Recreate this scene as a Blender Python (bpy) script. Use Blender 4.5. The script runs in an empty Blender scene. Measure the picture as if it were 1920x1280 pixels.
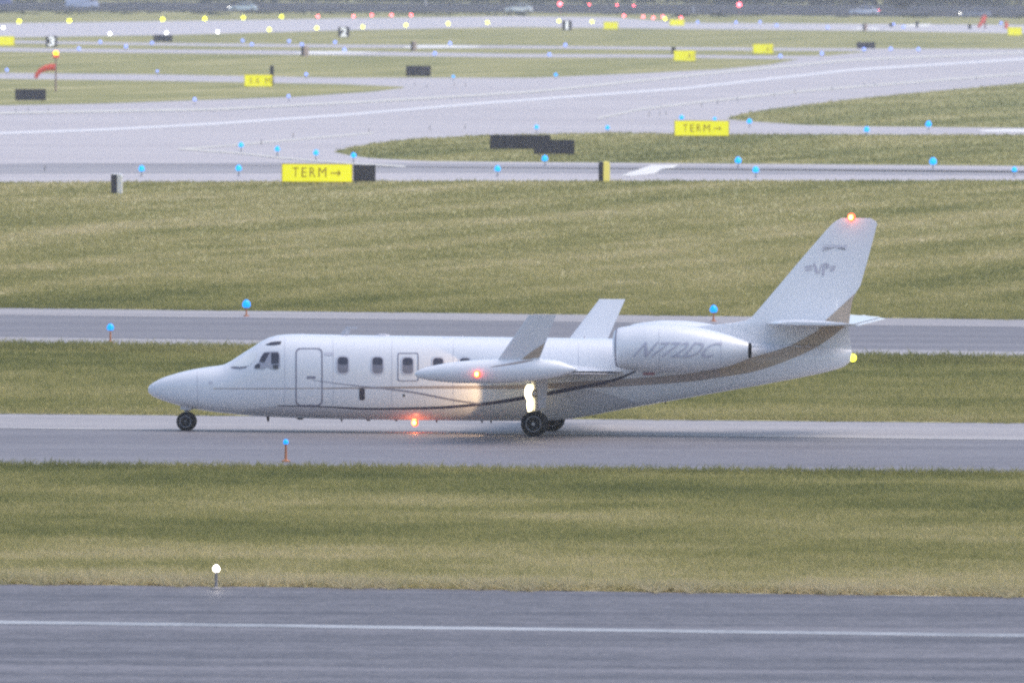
import bpy, bmesh, math, random
import numpy as np
from mathutils import Vector, Matrix

random.seed(7)
RNG = np.random.default_rng(7)
S = bpy.context.scene
COL = S.collection

# ------------------------------------------------------------------ camera
FPX = 24900.0            # focal length in pixels of a 1920 wide frame
CAM_H = 10.88            # height of the spotting terrace
CAM_Y = -300.0
HORIZON = -90.0          # image row of the horizon (above the frame)
ROLL = 0.0044
PITCH = math.atan((640 - HORIZON) / FPX)
cam_d = bpy.data.cameras.new('camera')
cam = bpy.data.objects.new('camera', cam_d)
COL.objects.link(cam)
cam_d.sensor_width = 36.0
cam_d.lens = FPX / 1920 * 36.0
cam_d.clip_start = 1.0
cam_d.clip_end = 30000.0
cam_d.dof.use_dof = True
cam_d.dof.focus_distance = 297.0
cam_d.dof.aperture_fstop = 5.0
CAM_M = Matrix.Translation((0, CAM_Y, CAM_H)) @ Matrix.Rotation(math.pi / 2 - PITCH, 4, 'X') @ Matrix.Rotation(ROLL, 4, 'Z')
cam.matrix_world = CAM_M
S.camera = cam
CAM_P = Vector((0, CAM_Y, CAM_H))
CAM_R = CAM_M.to_3x3()

# ------------------------------------------------------------------ world, sun, exposure
SUN_EL, SUN_AZ = math.radians(63), math.radians(94)     # veiled high sun
world = bpy.data.worlds.new('World')
S.world = world
world.use_nodes = True
wn = world.node_tree.nodes
wl = world.node_tree.links
bg = wn['Background']
sky = wn.new('ShaderNodeTexSky')
sky.sky_type = 'NISHITA'
sky.sun_disc = False
sky.sun_elevation = SUN_EL
sky.sun_rotation = SUN_AZ
sky.air_density = 1.0
sky.dust_density = 3.0
sky.ozone_density = 2.5
wl.new(sky.outputs[0], bg.inputs[0])
bg.inputs[1].default_value = 0.15
sd = bpy.data.lights.new('sun', 'SUN')
sd.energy = 0.6
sd.angle = math.radians(50)
sd.color = (1.0, 0.89, 0.82)
sun = bpy.data.objects.new('sun', sd)
COL.objects.link(sun)
sun_dir = Vector((math.sin(SUN_AZ) * math.cos(SUN_EL), math.cos(SUN_AZ) * math.cos(SUN_EL), math.sin(SUN_EL)))
sun.rotation_euler = sun_dir.to_track_quat('Z', 'Y').to_euler()
S.view_settings.view_transform = 'Standard'
S.view_settings.look = 'None'
S.view_settings.gamma = 1.0
S.view_settings.use_curve_mapping = False
S.view_settings.exposure = 0.68
S.cycles.pixel_filter_type = 'BLACKMAN_HARRIS'
S.cycles.filter_width = 2.2
S.cycles.sample_clamp_indirect = 1.5
S.cycles.sample_clamp_direct = 6.0
S.cycles.max_bounces = 6
S.cycles.volume_bounces = 1
S.cycles.use_denoising = False

# ------------------------------------------------------------------ where a pixel of the photograph stands
def ray(px, py):
    d = Vector(((px - 960) / FPX, -(py - 640) / FPX, -1.0))
    return (CAM_R @ d).normalized()

def G(px, py, z=0.0):
    d = ray(px, py)
    t = (z - CAM_H) / d.z
    p = CAM_P + d * t
    return Vector((p.x, p.y, z))

def scale_at(Y):
    return FPX / (Y - CAM_Y)

# ------------------------------------------------------------------ materials
def nodes(name):
    m = bpy.data.materials.new(name)
    m.use_nodes = True
    n, l = m.node_tree.nodes, m.node_tree.links
    return m, n, l, n['Principled BSDF']

def mat(name, col, rough=0.5, metal=0.0, var=0.06, scale=3.0, coat=0.0, emit=None, strength=0.0, spec=0.5):
    m, n, l, b = nodes(name)
    tc = n.new('ShaderNodeTexCoord')
    nz = n.new('ShaderNodeTexNoise')
    nz.inputs['Scale'].default_value = scale
    nz.inputs['Detail'].default_value = 5
    l.new(tc.outputs['Object'], nz.inputs['Vector'])
    mx = n.new('ShaderNodeMix')
    mx.data_type = 'RGBA'
    l.new(nz.outputs['Fac'], mx.inputs['Factor'])
    mx.inputs[6].default_value = (*[c * (1 - var) for c in col], 1)
    mx.inputs[7].default_value = (*[min(1, c * (1 + var)) for c in col], 1)
    l.new(mx.outputs[2], b.inputs['Base Color'])
    b.inputs['Roughness'].default_value = rough
    b.inputs['Metallic'].default_value = metal
    b.inputs['Coat Weight'].default_value = coat
    b.inputs['Specular IOR Level'].default_value = spec
    if emit:
        b.inputs['Emission Color'].default_value = (*emit, 1)
        b.inputs['Emission Strength'].default_value = strength
        m.cycles.emission_sampling = 'AUTO'
    return m

def math_node(n, l, op, a, b=None, c=None):
    k = n.new('ShaderNodeMath')
    k.operation = op
    for i, v in enumerate((a, b, c)):
        if v is None:
            continue
        if isinstance(v, (int, float)):
            k.inputs[i].default_value = v
        else:
            l.new(v, k.inputs[i])
    return k.outputs[0]

def ground_coords(n, l, sx, sy, rot=0.0):
    g = n.new('ShaderNodeNewGeometry')
    mp = n.new('ShaderNodeMapping')
    mp.inputs['Rotation'].default_value = (0, 0, rot)
    mp.inputs['Scale'].default_value = (sx, sy, 1)
    l.new(g.outputs['Position'], mp.inputs['Vector'])
    return mp.outputs[0], g

def noise(n, l, vec, scale=1.0, detail=4, rough=0.55):
    k = n.new('ShaderNodeTexNoise')
    k.inputs['Scale'].default_value = scale
    k.inputs['Detail'].default_value = detail
    k.inputs['Roughness'].default_value = rough
    l.new(vec, k.inputs['Vector'])
    return k.outputs['Fac']

def ramp(n, l, fac, stops, interp='LINEAR'):
    r = n.new('ShaderNodeValToRGB')
    r.color_ramp.interpolation = interp
    e = r.color_ramp.elements
    while len(e) < len(stops):
        e.new(0.5)
    for k, (p, c) in zip(e, stops):
        k.position = p
        k.color = (*c, 1) if len(c) == 3 else c
    l.new(fac, r.inputs[0])
    return r.outputs[0]

def make_grass_mat(name, blades):
    m, n, l, b = nodes(name)
    v1, g = ground_coords(n, l, 0.055, 0.10, 0.16)
    v2, _ = ground_coords(n, l, 0.33, 0.30)
    v3, _ = ground_coords(n, l, 2.5, 1.2)
    # mowing tracks of the far field run away from the camera, those of the near verges along the taxiways
    rotm = n.new('ShaderNodeMapping')
    rotm.inputs['Rotation'].default_value = (0, 0, math.radians(-77))
    l.new(g.outputs['Position'], rotm.inputs['Vector'])
    scm = n.new('ShaderNodeMapping')
    scm.inputs['Scale'].default_value = (0.016, 0.20, 1)
    l.new(rotm.outputs[0], scm.inputs['Vector'])
    ad = noise(n, l, scm.outputs[0], 1.0, 3, 0.55)
    ah = noise(n, l, v1, 1.0, 4, 0.6)
    sp0 = n.new('ShaderNodeSeparateXYZ')
    l.new(g.outputs['Position'], sp0.inputs[0])
    far = n.new('ShaderNodeMapRange')
    far.inputs['From Min'].default_value = 80
    far.inputs['From Max'].default_value = 110
    l.new(sp0.outputs['Y'], far.inputs['Value'])
    mxa = n.new('ShaderNodeMix')
    l.new(far.outputs[0], mxa.inputs['Factor'])
    l.new(ah, mxa.inputs[2])
    l.new(ad, mxa.inputs[3])
    a1 = mxa.outputs[0]
    a2 = noise(n, l, v2, 1.0, 4, 0.6)
    a3 = noise(n, l, v3, 1.0, 3, 0.7)
    sep = n.new('ShaderNodeSeparateXYZ')
    l.new(g.outputs['Position'], sep.inputs[0])
    yeff = math_node(n, l, 'MULTIPLY_ADD', sep.outputs['X'], 0.16, sep.outputs['Y'])
    mr = n.new('ShaderNodeMapRange')
    mr.inputs['From Min'].default_value = -75
    mr.inputs['From Max'].default_value = 345
    l.new(yeff, mr.inputs['Value'])
    # dryness of the turf, strip by strip: dry verge by the runway, lush bands, mown field beyond
    def P(Y):
        return (Y + 75) / 420
    dry = ramp(n, l, mr.outputs[0], [(P(-74), (.78,) * 3), (P(-62), (.72,) * 3), (P(-56), (.42,) * 3), (P(-47), (.46,) * 3),
                                   (P(-30), (.30,) * 3), (P(-16), (.25,) * 3), (P(10), (.52,) * 3), (P(20), (.42,) * 3), (P(55), (.30,) * 3),
                                   (P(70), (.20,) * 3), (P(102), (.40,) * 3), (P(150), (.56,) * 3), (P(230), (.57,) * 3), (P(320), (.52,) * 3),
                                   (P(336), (.34,) * 3)])
    s = math_node(n, l, 'MULTIPLY_ADD', a1, 1.45, dry)
    s = math_node(n, l, 'MULTIPLY_ADD', a2, 0.85, s)
    s = math_node(n, l, 'MULTIPLY_ADD', a3, 0.45, s)
    s = math_node(n, l, 'SUBTRACT', s, 1.33)
    if blades:
        s = math_node(n, l, 'ADD', s, math_node(n, l, 'MULTIPLY_ADD', g.outputs['Random Per Island'], 0.26, -0.13))
    col = ramp(n, l, s, [(0.0, (.165, .18, .068)), (0.25, (.25, .252, .094)), (0.5, (.355, .332, .136)), (0.75, (.47, .422, .21)), (1.0, (.57, .495, .30))])
    l.new(col, b.inputs['Base Color'])
    b.inputs['Roughness'].default_value = 0.9
    b.inputs['Specular IOR Level'].default_value = 0.12
    if blades:      # thin leaves let the light through
        tr = n.new('ShaderNodeBsdfTranslucent')
        l.new(col, tr.inputs['Color'])
        ms = n.new('ShaderNodeMixShader')
        ms.inputs[0].default_value = 0.5
        l.new(b.outputs[0], ms.inputs[1])
        l.new(tr.outputs[0], ms.inputs[2])
        l.new(ms.outputs[0], n['Material Output'].inputs['Surface'])
    if not blades:
        bp = n.new('ShaderNodeBump')
        bp.inputs['Strength'].default_value = 0.6
        bp.inputs['Distance'].default_value = 0.05
        l.new(a3, bp.inputs['Height'])
        l.new(bp.outputs[0], b.inputs['Normal'])
    return m

def make_pavement(name, c0, c1, c2, sx=0.02, sy=0.35, rough=0.62, rot=0.0, spec=0.5, bump=0.5):
    m, n, l, b = nodes(name)
    v1, g = ground_coords(n, l, sx, sy, rot)
    v2, _ = ground_coords(n, l, 1.5, 0.8)
    v3, _ = ground_coords(n, l, 9.0, 2.5)
    a = noise(n, l, v1, 1.0, 5, 0.6)
    a2 = noise(n, l, v2, 1.0, 4, 0.6)
    a3 = noise(n, l, v3, 1.0, 3, 0.7)
    s = math_node(n, l, 'MULTIPLY_ADD', a2, 0.35, a)
    s = math_node(n, l, 'MULTIPLY_ADD', a3, 0.4, s)
    s = math_node(n, l, 'SUBTRACT', s, 0.38)
    col = ramp(n, l, s, [(0.36, c0), (0.5, c1), (0.64, c2)])
    l.new(col, b.inputs['Base Color'])
    b.inputs['Roughness'].default_value = rough
    b.inputs['Specular IOR Level'].default_value = spec
    bp = n.new('ShaderNodeBump')
    bp.inputs['Strength'].default_value = bump
    bp.inputs['Distance'].default_value = 0.01
    l.new(a3, bp.inputs['Height'])
    l.new(bp.outputs[0], b.inputs['Normal'])
    return m

M = {}
M['grass'] = make_grass_mat('turf', False)
M['blades'] = make_grass_mat('grass_blades', True)
M['runway'] = make_pavement('runway_asphalt', (0.077, 0.071, 0.078), (0.128, 0.119, 0.125), (0.195, 0.181, 0.188))
M['taxiway'] = make_pavement('taxiway_asphalt', (0.159, 0.147, 0.154), (0.189, 0.176, 0.183), (0.225, 0.211, 0.214))
M['shoulder'] = make_pavement('pale_shoulder_concrete', (0.318, 0.292, 0.283), (0.358, 0.332, 0.322), (0.409, 0.381, 0.361))
M['apron'] = make_pavement('apron_concrete', (0.430, 0.391, 0.385), (0.501, 0.460, 0.449), (0.583, 0.540, 0.517), rot=-0.25)
M['far_runway'] = make_pavement('far_runway_concrete', (0.471, 0.435, 0.429), (0.553, 0.515, 0.507), (0.635, 0.594, 0.585))
M['road'] = make_pavement('road_asphalt', (.035, .036, .042), (.05, .05, .057), (.065, .065, .072), rough=.9, spec=.1)
M['lane'] = make_pavement('service_lane_concrete', (0.287, 0.267, 0.268), (0.328, 0.307, 0.307), (0.379, 0.357, 0.351))
M['white_line'] = make_pavement('white_road_paint', (.24, .245, .25), (.34, .35, .355), (.44, .45, .45), sx=.3, sy=.8)
M['apron_line'] = make_pavement('bright_taxi_line', (.66, .64, .62), (.74, .72, .70), (.8, .78, .76), sx=.3, sy=.8)
M['side_line'] = make_pavement('worn_side_line', (.38, .36, .34), (.44, .42, .40), (.5, .48, .45), sx=.3, sy=.8)
M['faint_line'] = make_pavement('worn_yellow_paint', (.58, .55, .48), (.66, .63, .55), (.72, .69, .61), sx=.3, sy=.8)
M['bright_patch'] = make_pavement('white_marking_and_glare', (.72, .68, .62), (.82, .79, .72), (.9, .87, .8), sx=.3, sy=.8)  # painted marking, and white put down for sign glare

M['paint'] = mat('white_aircraft_paint', (.80, .81, .83), .28, var=.03, scale=1.2, coat=.6)
M['belly'] = mat('belly_shade_and_gear_grey', (.62, .615, .64), .35, var=.05, scale=1.5, coat=.3)  # hull shade put into the belly colour; also grey of flaps and gear doors
M['dark_stripe'] = mat('dark_navy_stripe', (.045, .045, .09), .3, coat=.5)
M['tan_stripe'] = mat('tan_stripe', (.46, .37, .28), .35, coat=.4)
M['tan_thin'] = mat('faded_tan_stripe', (.40, .34, .31), .35, coat=.4)
M['red_mark'] = mat('faded_red_placard', (.45, .22, .25), .4)
M['seam'] = mat('faint_panel_seam', (.64, .64, .69), .4)
M['outline'] = mat('panel_joint_grey', (.26, .26, .32), .5)
M['reg'] = mat('grey_registration_letters', (.52, .52, .60), .35)
M['emblem'] = mat('grey_tail_emblem', (.50, .485, .55), .4)
M['glass'] = mat('dark_window_glass', (.06, .055, .075), .12, var=.2, coat=.5)
M['shade'] = mat('window_blind', (.22, .21, .25), .3, coat=.5)
M['windshield'] = mat('windshield_sky_reflection', (.95, .94, .88), .2, metal=.1, var=.1, coat=1.0)  # near-white colour stands for sky reflected in the windshield
M['cockpit_glass'] = mat('painted_glass_reflection', (.40, .39, .44), .12, var=.15, coat=1.0)  # pale reflection painted into the side glazing
M['frame'] = mat('window_frame_paint', (.60, .60, .66), .3)
M['tyre'] = mat('black_rubber', (.018, .018, .02), .8)
M['rim'] = mat('wheel_rim_metal', (.42, .42, .45), .4, metal=.3)
M['strut'] = mat('gear_strut_paint', (.5, .49, .48), .35)
M['black'] = mat('matt_black', (.012, .012, .018), .7)  # flat near-black for fan, exhaust nozzle and drain port
M['metal'] = mat('bare_metal', (.55, .55, .57), .3, metal=.9)
M['antenna'] = mat('antenna_paint', (.5, .5, .54), .4)
M['antenna_dark'] = mat('dark_antenna', (.07, .06, .075), .5)

def glow(name, col, strength):
    return mat(name, [min(1, c) for c in col], .3, emit=col, strength=strength)
M['blue_near'] = glow('blue_lens_near', (.0, .25, .95), .95)
M['blue_mid'] = glow('blue_lens_mid', (.0, .30, .85), 1.05)
M['blue_far'] = glow('blue_lens_far', (.25, .36, 1.0), .8)
M['yellow_lamp'] = glow('yellow_lens', (.62, .64, .0), 6)
M['yellow_small'] = glow('yellow_lens_small', (.75, .75, .02), 5)
M['white_lamp'] = glow('white_lens', (1.0, 1.0, .95), 9)
M['red_lamp'] = glow('red_lens', (1.0, .10, .13), 7)
M['red_small'] = glow('red_lens_small', (1.0, .08, .12), 12)
M['white_near'] = glow('white_runway_lens', (1.0, .93, .85), 14)
M['beacon'] = glow('beacon_lens', (1.0, .05, .012), 4)
M['beacon_core'] = glow('beacon_filament', (1.0, .55, .10), 6)
M['nav_tail'] = glow('tail_lamp_lens', (.9, .85, .05), 2.2)
M['landing'] = glow('landing_light_flare', (1.0, .84, .50), 4.2)
M['stake'] = mat('orange_stake', (.55, .22, .10), .6)
M['stake_grey'] = mat('grey_stake', (.3, .28, .27), .6)
M['sign_yellow'] = mat('lit_yellow_sign_face', (.75, .70, .02), .4, emit=(.80, .78, .0), strength=.42)
M['sign_letter'] = mat('sign_letters_brown', (.40, .22, .004), .5)
M['sign_edge'] = mat('orange_yellow_sign_frame', (.62, .42, .03), .5)
M['sign_back'] = mat('dark_sign_housing', (.040, .036, .050), .6)
M['sign_white'] = mat('white_sign_side', (.75, .73, .72), .5)
M['numeral_white'] = mat('lit_white_numeral', (.85, .85, .85), .5, emit=(1, 1, 1), strength=.5)
M['sign_pale'] = mat('pale_pink_sign_side', (.68, .50, .42), .5)
M['sign_pale_yellow'] = mat('pale_yellow_sign_side', (.85, .72, .20), .5, emit=(.85, .70, .15), strength=.22)
M['windsock'] = mat('orange_windsock_fabric', (.95, .13, .08), .8)
M['pole'] = mat('pinkish_pole', (.33, .20, .19), .6)
M['leaf'] = mat('far_foliage', (.035, .05, .03), .9, var=.4, scale=.6, spec=.1)
M['bark'] = mat('far_bark', (.06, .05, .04), .9)

# ------------------------------------------------------------------ mesh helpers
def tag(o, label=None, cat=None, group=None, kind=None):
    if label: o['label'] = label
    if cat: o['category'] = cat
    if group: o['group'] = group
    if kind: o['kind'] = kind
    return o

def link(name, me, parent=None):
    o = bpy.data.objects.new(name, me)
    COL.objects.link(o)
    if parent is not None:
        o.parent = parent
    return o

def empty(name, loc=(0, 0, 0), rz=0.0):
    o = link(name, None)
    o.location = loc
    o.rotation_euler = (0, 0, rz)
    return o

class MB:
    def __init__(s):
        s.v, s.f = [], []
    def add(s, vs, fs):
        k = len(s.v)
        s.v += [tuple(p) for p in vs]
        s.f += [tuple(i + k for i in f) for f in fs]
        return s
    def box(s, x0, y0, z0, x1, y1, z1):
        return s.add([(x0, y0, z0), (x1, y0, z0), (x1, y1, z0), (x0, y1, z0), (x0, y0, z1), (x1, y0, z1), (x1, y1, z1), (x0, y1, z1)],
                     [(0, 3, 2, 1), (4, 5, 6, 7), (0, 1, 5, 4), (1, 2, 6, 5), (2, 3, 7, 6), (3, 0, 4, 7)])
    def rings(s, rs, close=True, cap0=True, cap1=True):
        n = len(rs[0])
        vs = [p for r in rs for p in r]
        fs = []
        for i in range(len(rs) - 1):
            for j in range(n if close else n - 1):
                a, b = i * n + j, i * n + (j + 1) % n
                fs.append((a, b, b + n, a + n))
        if close and cap0: fs.append(tuple(range(n))[::-1])
        if close and cap1: fs.append(tuple(range((len(rs) - 1) * n, len(rs) * n)))
        return s.add(vs, fs)
    def tube(s, pts, rad, n=12, cap=True):
        pts = [Vector(p) for p in pts]
        rs = []
        for i, p in enumerate(pts):
            d = (pts[min(i + 1, len(pts) - 1)] - pts[max(i - 1, 0)]).normalized()
            u = d.cross(Vector((0, 1, 0)))
            if u.length < .1: u = d.cross(Vector((1, 0, 0)))
            u.normalize()
            w = d.cross(u)
            r = rad[i] if isinstance(rad, (list, tuple)) else rad
            rs.append([p + (u * math.cos(t) + w * math.sin(t)) * r for t in [2 * math.pi * k / n for k in range(n)]])
        return s.rings(rs, cap0=cap, cap1=cap)
    def lathe(s, prof, c, axis='Z', n=20, sy=1.0):
        rs = []
        for a, r in prof:
            ring = []
            for k in range(n):
                t = 2 * math.pi * k / n
                q = (r * math.cos(t), r * math.sin(t) * sy)
                if axis == 'Z': p = (c[0] + q[0], c[1] + q[1], c[2] + a)
                elif axis == 'Y': p = (c[0] + q[0], c[1] + a, c[2] + q[1])
                else: p = (c[0] + a, c[1] + q[0], c[2] + q[1])
                ring.append(p)
            rs.append(ring)
        return s.rings(rs)
    def ball(s, c, rx, ry=None, rz=None, n=12):
        ry = ry or rx; rz = rz or rx
        rs = []
        for i in range(1, 8):
            ph = math.pi * i / 8
            rs.append([(c[0] + rx * math.sin(ph) * math.cos(t), c[1] + ry * math.sin(ph) * math.sin(t), c[2] - rz * math.cos(ph))
                       for t in [2 * math.pi * k / n for k in range(n)]])
        return s.rings(rs)
    def mesh(s, name, material, smooth=False):
        me = bpy.data.meshes.new(name)
        me.from_pydata(s.v, [], s.f)
        me.materials.append(M[material])
        bm = bmesh.new(); bm.from_mesh(me)
        bmesh.ops.recalc_face_normals(bm, faces=bm.faces)
        if smooth:
            for f in bm.faces: f.smooth = True
            for e in bm.edges:
                if len(e.link_faces) == 2 and e.calc_face_angle(0) > math.radians(40): e.smooth = False
        bm.to_mesh(me); bm.free()
        return me
    def build(s, name, material, parent=None, smooth=False):
        return link(name, s.mesh(name, material, smooth), parent)

def text_mesh(body, material, name='lettering', sub=0, offset=0.0):
    cu = bpy.data.curves.new(name, 'FONT')
    cu.body = body
    cu.size = 1.0
    cu.offset = offset
    cu.resolution_u = 3
    o = bpy.data.objects.new(name, cu)
    COL.objects.link(o)
    dg = bpy.context.evaluated_depsgraph_get()
    me = bpy.data.meshes.new_from_object(o.evaluated_get(dg))
    bpy.data.objects.remove(o)
    bm = bmesh.new(); bm.from_mesh(me)
    bmesh.ops.triangulate(bm, faces=bm.faces)
    for _ in range(sub):
        bmesh.ops.subdivide_edges(bm, edges=bm.edges[:], cuts=1, use_grid_fill=True)
    vs = [tuple(v.co) for v in bm.verts]
    bm.verts.index_update()
    fs = [tuple(v.index for v in f.verts) for f in bm.faces]
    bm.free()
    bpy.data.meshes.remove(me)
    a = np.array(vs)
    lo, hi = a.min(0), a.max(0)
    a = (a - lo) / np.maximum(hi - lo, 1e-6)          # unit box, z = 0
    return a, fs

# ------------------------------------------------------------------ ground, runway, taxiways
def sheet(name, pts, z, material, label=None):
    """flat sheet of ground from a polygon of photograph positions"""
    ps = [G(x, y, z) for x, y in pts]
    me = bpy.data.meshes.new(name)
    bm = bmesh.new()
    vs = [bm.verts.new(p) for p in ps]
    f = bm.faces.new(vs)
    f.normal_update()
    if f.normal.z < 0: f.normal_flip()
    bmesh.ops.triangulate(bm, faces=[f])
    bm.to_mesh(me); bm.free()
    me.materials.append(M[material])
    o = link(name, me)
    o['kind'] = 'structure'
    return o

L, R = -2600, 4600
def ext(pts):
    """extends an edge given across the photograph to both sides"""
    (x0, y0), (x1, y1) = pts[0], pts[1]
    a = y0 + (L - x0) * (y1 - y0) / (x1 - x0) if x0 <= 10 else None
    (u0, v0), (u1, v1) = pts[-2], pts[-1]
    b = v1 + (R - u1) * (v1 - v0) / (u1 - u0) if u1 >= 1910 else None
    out = list(pts)
    if a is not None: out = [(L, a)] + out
    if b is not None: out = out + [(R, b)]
    return out
def strip(name, top, bottom, z, material):
    return sheet(name, ext(top) + ext(bottom)[::-1], z, material)

gm = MB()
gm.add([(-9000, -420, 0), (9000, -420, 0), (9000, 14000, 0), (-9000, 14000, 0)], [(0, 1, 2, 3)])
gr = gm.build('ground', 'grass')
gr['kind'] = 'structure'

strip('runway', [(0, 1094), (640, 1101), (1280, 1110), (1920, 1119)], [(0, 1900), (1920, 1935)], .012, 'runway')
strip('runway_edge_line', [(0, 1162.5), (1920, 1187.5)], [(0, 1168.5), (1920, 1193.5)], .016, 'white_line')
strip('taxiway', [(0, 775), (1920, 793)], [(0, 877), (1920, 893)], .008, 'taxiway')
strip('taxiway_shoulder', [(0, 776.5), (1920, 794.5)], [(0, 803), (1920, 823)], .012, 'shoulder')
strip('taxiway_side_line', [(0, 800), (1920, 822.4)], [(0, 801.8), (1920, 824.3)], .016, 'side_line')
strip('cross_taxiway', [(0, 577), (1920, 599)], [(0, 650), (1920, 678)], .008, 'taxiway')
strip('cross_taxiway_shoulder', [(0, 578), (1920, 600)], [(0, 590), (1920, 613)], .012, 'shoulder')
strip('cross_taxiway_near_shoulder', [(0, 631), (1920, 659)], [(0, 648.5), (1920, 676.5)], .012, 'shoulder')
# wide concrete apron with the diagonal taxiway; turf islands lie on it
strip('apron', [(0, 137), (300, 140), (640, 146), (1000, 146), (1200, 138), (1350, 130), (1440, 122), (1500, 111), (1560, 104), (1640, 96), (1920, 93)],
      [(0, 342), (800, 339.5), (1920, 338.5)], .008, 'apron')
isl = [(625, 285), (660, 276), (700, 269), (760, 262), (900, 254), (1160, 249), (1300, 252), (1920, 253)]
islb = [(625, 286), (660, 292), (700, 297), (800, 302), (1000, 304), (1400, 307), (1920, 311)]
ISL1 = isl + [(R, 254), (R, 335.5)] + islb[::-1]
ISL1 = isl + [(R, 256), (R, 317)] + islb[::-1][:-1]
sheet('turf_island', ISL1, .014, 'grass')
ISL2 = [(1362, 223), (1390, 214), (1430, 207), (1500, 198), (1600, 186), (1700, 176), (1800, 167), (1920, 156), (2400, 122), (2400, 243),
        (1920, 240), (1600, 237), (1500, 234), (1430, 229), (1390, 226)]
sheet('turf_island', ISL2, .014, 'grass')
ISL3 = [(L, 122), (0, 148), (300, 152), (640, 158), (757, 163), (757, 165), (700, 172), (550, 182), (400, 187), (200, 194), (0, 198), (L, 215)]
sheet('turf_island', ISL3, .014, 'grass')
# darker asphalt lanes on the apron
strip('service_lane', [(0, 307), (500, 305), (800, 306), (1920, 318)], [(0, 326), (500, 325), (800, 324), (1920, 329)], .012, 'lane')
# painted lines of the diagonal taxiway
_lz = [.016]
def line(name, pts, w, material):
    _lz[0] += .004
    z = _lz[0]
    up = [(x, y - w / 2) for x, y in pts]
    dn = [(x, y + w / 2) for x, y in pts]
    return sheet(name, up + dn[::-1], z, material)
line('taxiway_centre_line', [(L, 322), (0, 250), (200, 243), (420, 231), (640, 216), (900, 194), (1280, 166), (1600, 131), (1920, 111), (2500, 84)], 4.6, 'apron_line')
line('taxiway_guide_line', [(340, 279.5), (450, 271), (560, 261), (700, 249)], 3, 'faint_line')
line('taxiway_guide_line', [(335, 279), (450, 287), (530, 296), (640, 305), (760, 312)], 3, 'faint_line')
line('taxiway_guide_line', [(1120, 222), (1200, 205), (1280, 195), (1500, 171), (1700, 155), (1920, 138)], 3.5, 'faint_line')
line('apron_joint_line', [(0, 212), (400, 205), (700, 190), (1000, 172), (1300, 141), (1600, 112), (1920, 99)], 4, 'faint_line')
# strips beyond
strip('far_taxiway', [(0, 90), (320, 93), (640, 96), (960, 101), (1280, 103), (1440, 105), (1700, 104), (1920, 103)],
      [(0, 97), (320, 100), (640, 104), (960, 108), (1280, 108.5), (1440, 111), (1700, 112), (1920, 112)], .004, 'apron')
strip('far_service_strip', [(0, 76), (320, 81), (640, 84), (960, 85.5), (1280, 89), (1600, 91), (1920, 92)],
      [(0, 81), (320, 86), (640, 90), (960, 91), (1280, 94), (1600, 96.5), (1920, 97)], .004, 'apron')
strip('far_runway', [(0, 44), (320, 40), (640, 35), (960, 31), (1150, 33), (1280, 43), (1600, 45), (1920, 47)],
      [(0, 71), (320, 66), (640, 57.5), (960, 51), (1150, 53), (1280, 55), (1600, 58), (1920, 63)], .004, 'far_runway')
strip('perimeter_road', [(0, 4), (1920, 10)], [(0, 21), (960, 24), (1920, 34)], .004, 'road')
sheet('marking_and_glare', [(1163, 329), (1222, 309.5), (1274, 309), (1262, 315), (1240, 317), (1228, 325), (1186, 330.5)], .022, 'bright_patch')
sheet('marking_and_glare', [(1830, 245), (1870, 242), (2100, 241), (2100, 248), (1850, 248)], .022, 'bright_patch')  # this and the following patches paint sign glare onto the ground
sheet('marking_and_glare', [(545, 100), (575, 96.5), (640, 96), (720, 99), (640, 102), (570, 102)], .022, 'bright_patch')
sheet('marking_and_glare', [(752, 90), (775, 84.5), (830, 84.5), (910, 87.5), (880, 90.5), (780, 91)], .022, 'bright_patch')
sheet('marking_and_glare', [(1595, 56), (1608, 52.5), (1645, 52.5), (1650, 56.5)], .022, 'bright_patch')
sheet('marking_and_glare', [(1690, 51), (1706, 45.5), (1748, 45), (1740, 51)], .022, 'bright_patch')

# ------------------------------------------------------------------ grass blades
def poly_mask(px, py, poly):
    inside = np.zeros(len(px), bool)
    n = len(poly)
    for i in range(n):
        x0, y0 = poly[i]; x1, y1 = poly[(i + 1) % n]
        c = ((y0 > py) != (y1 > py))
        with np.errstate(divide='ignore', invalid='ignore'):
            xi = (x1 - x0) * (py - y0) / (y1 - y0) + x0
        inside ^= c & (px < xi)
    return inside

CR = np.array(CAM_R)
def G_np(px, py):
    d = np.stack([(px - 960) / FPX, -(py - 640) / FPX, -np.ones_like(px)], 1) @ CR.T
    t = -CAM_H / d[:, 2]
    return np.stack([d[:, 0] * t, CAM_Y + d[:, 1] * t], 1)

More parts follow.
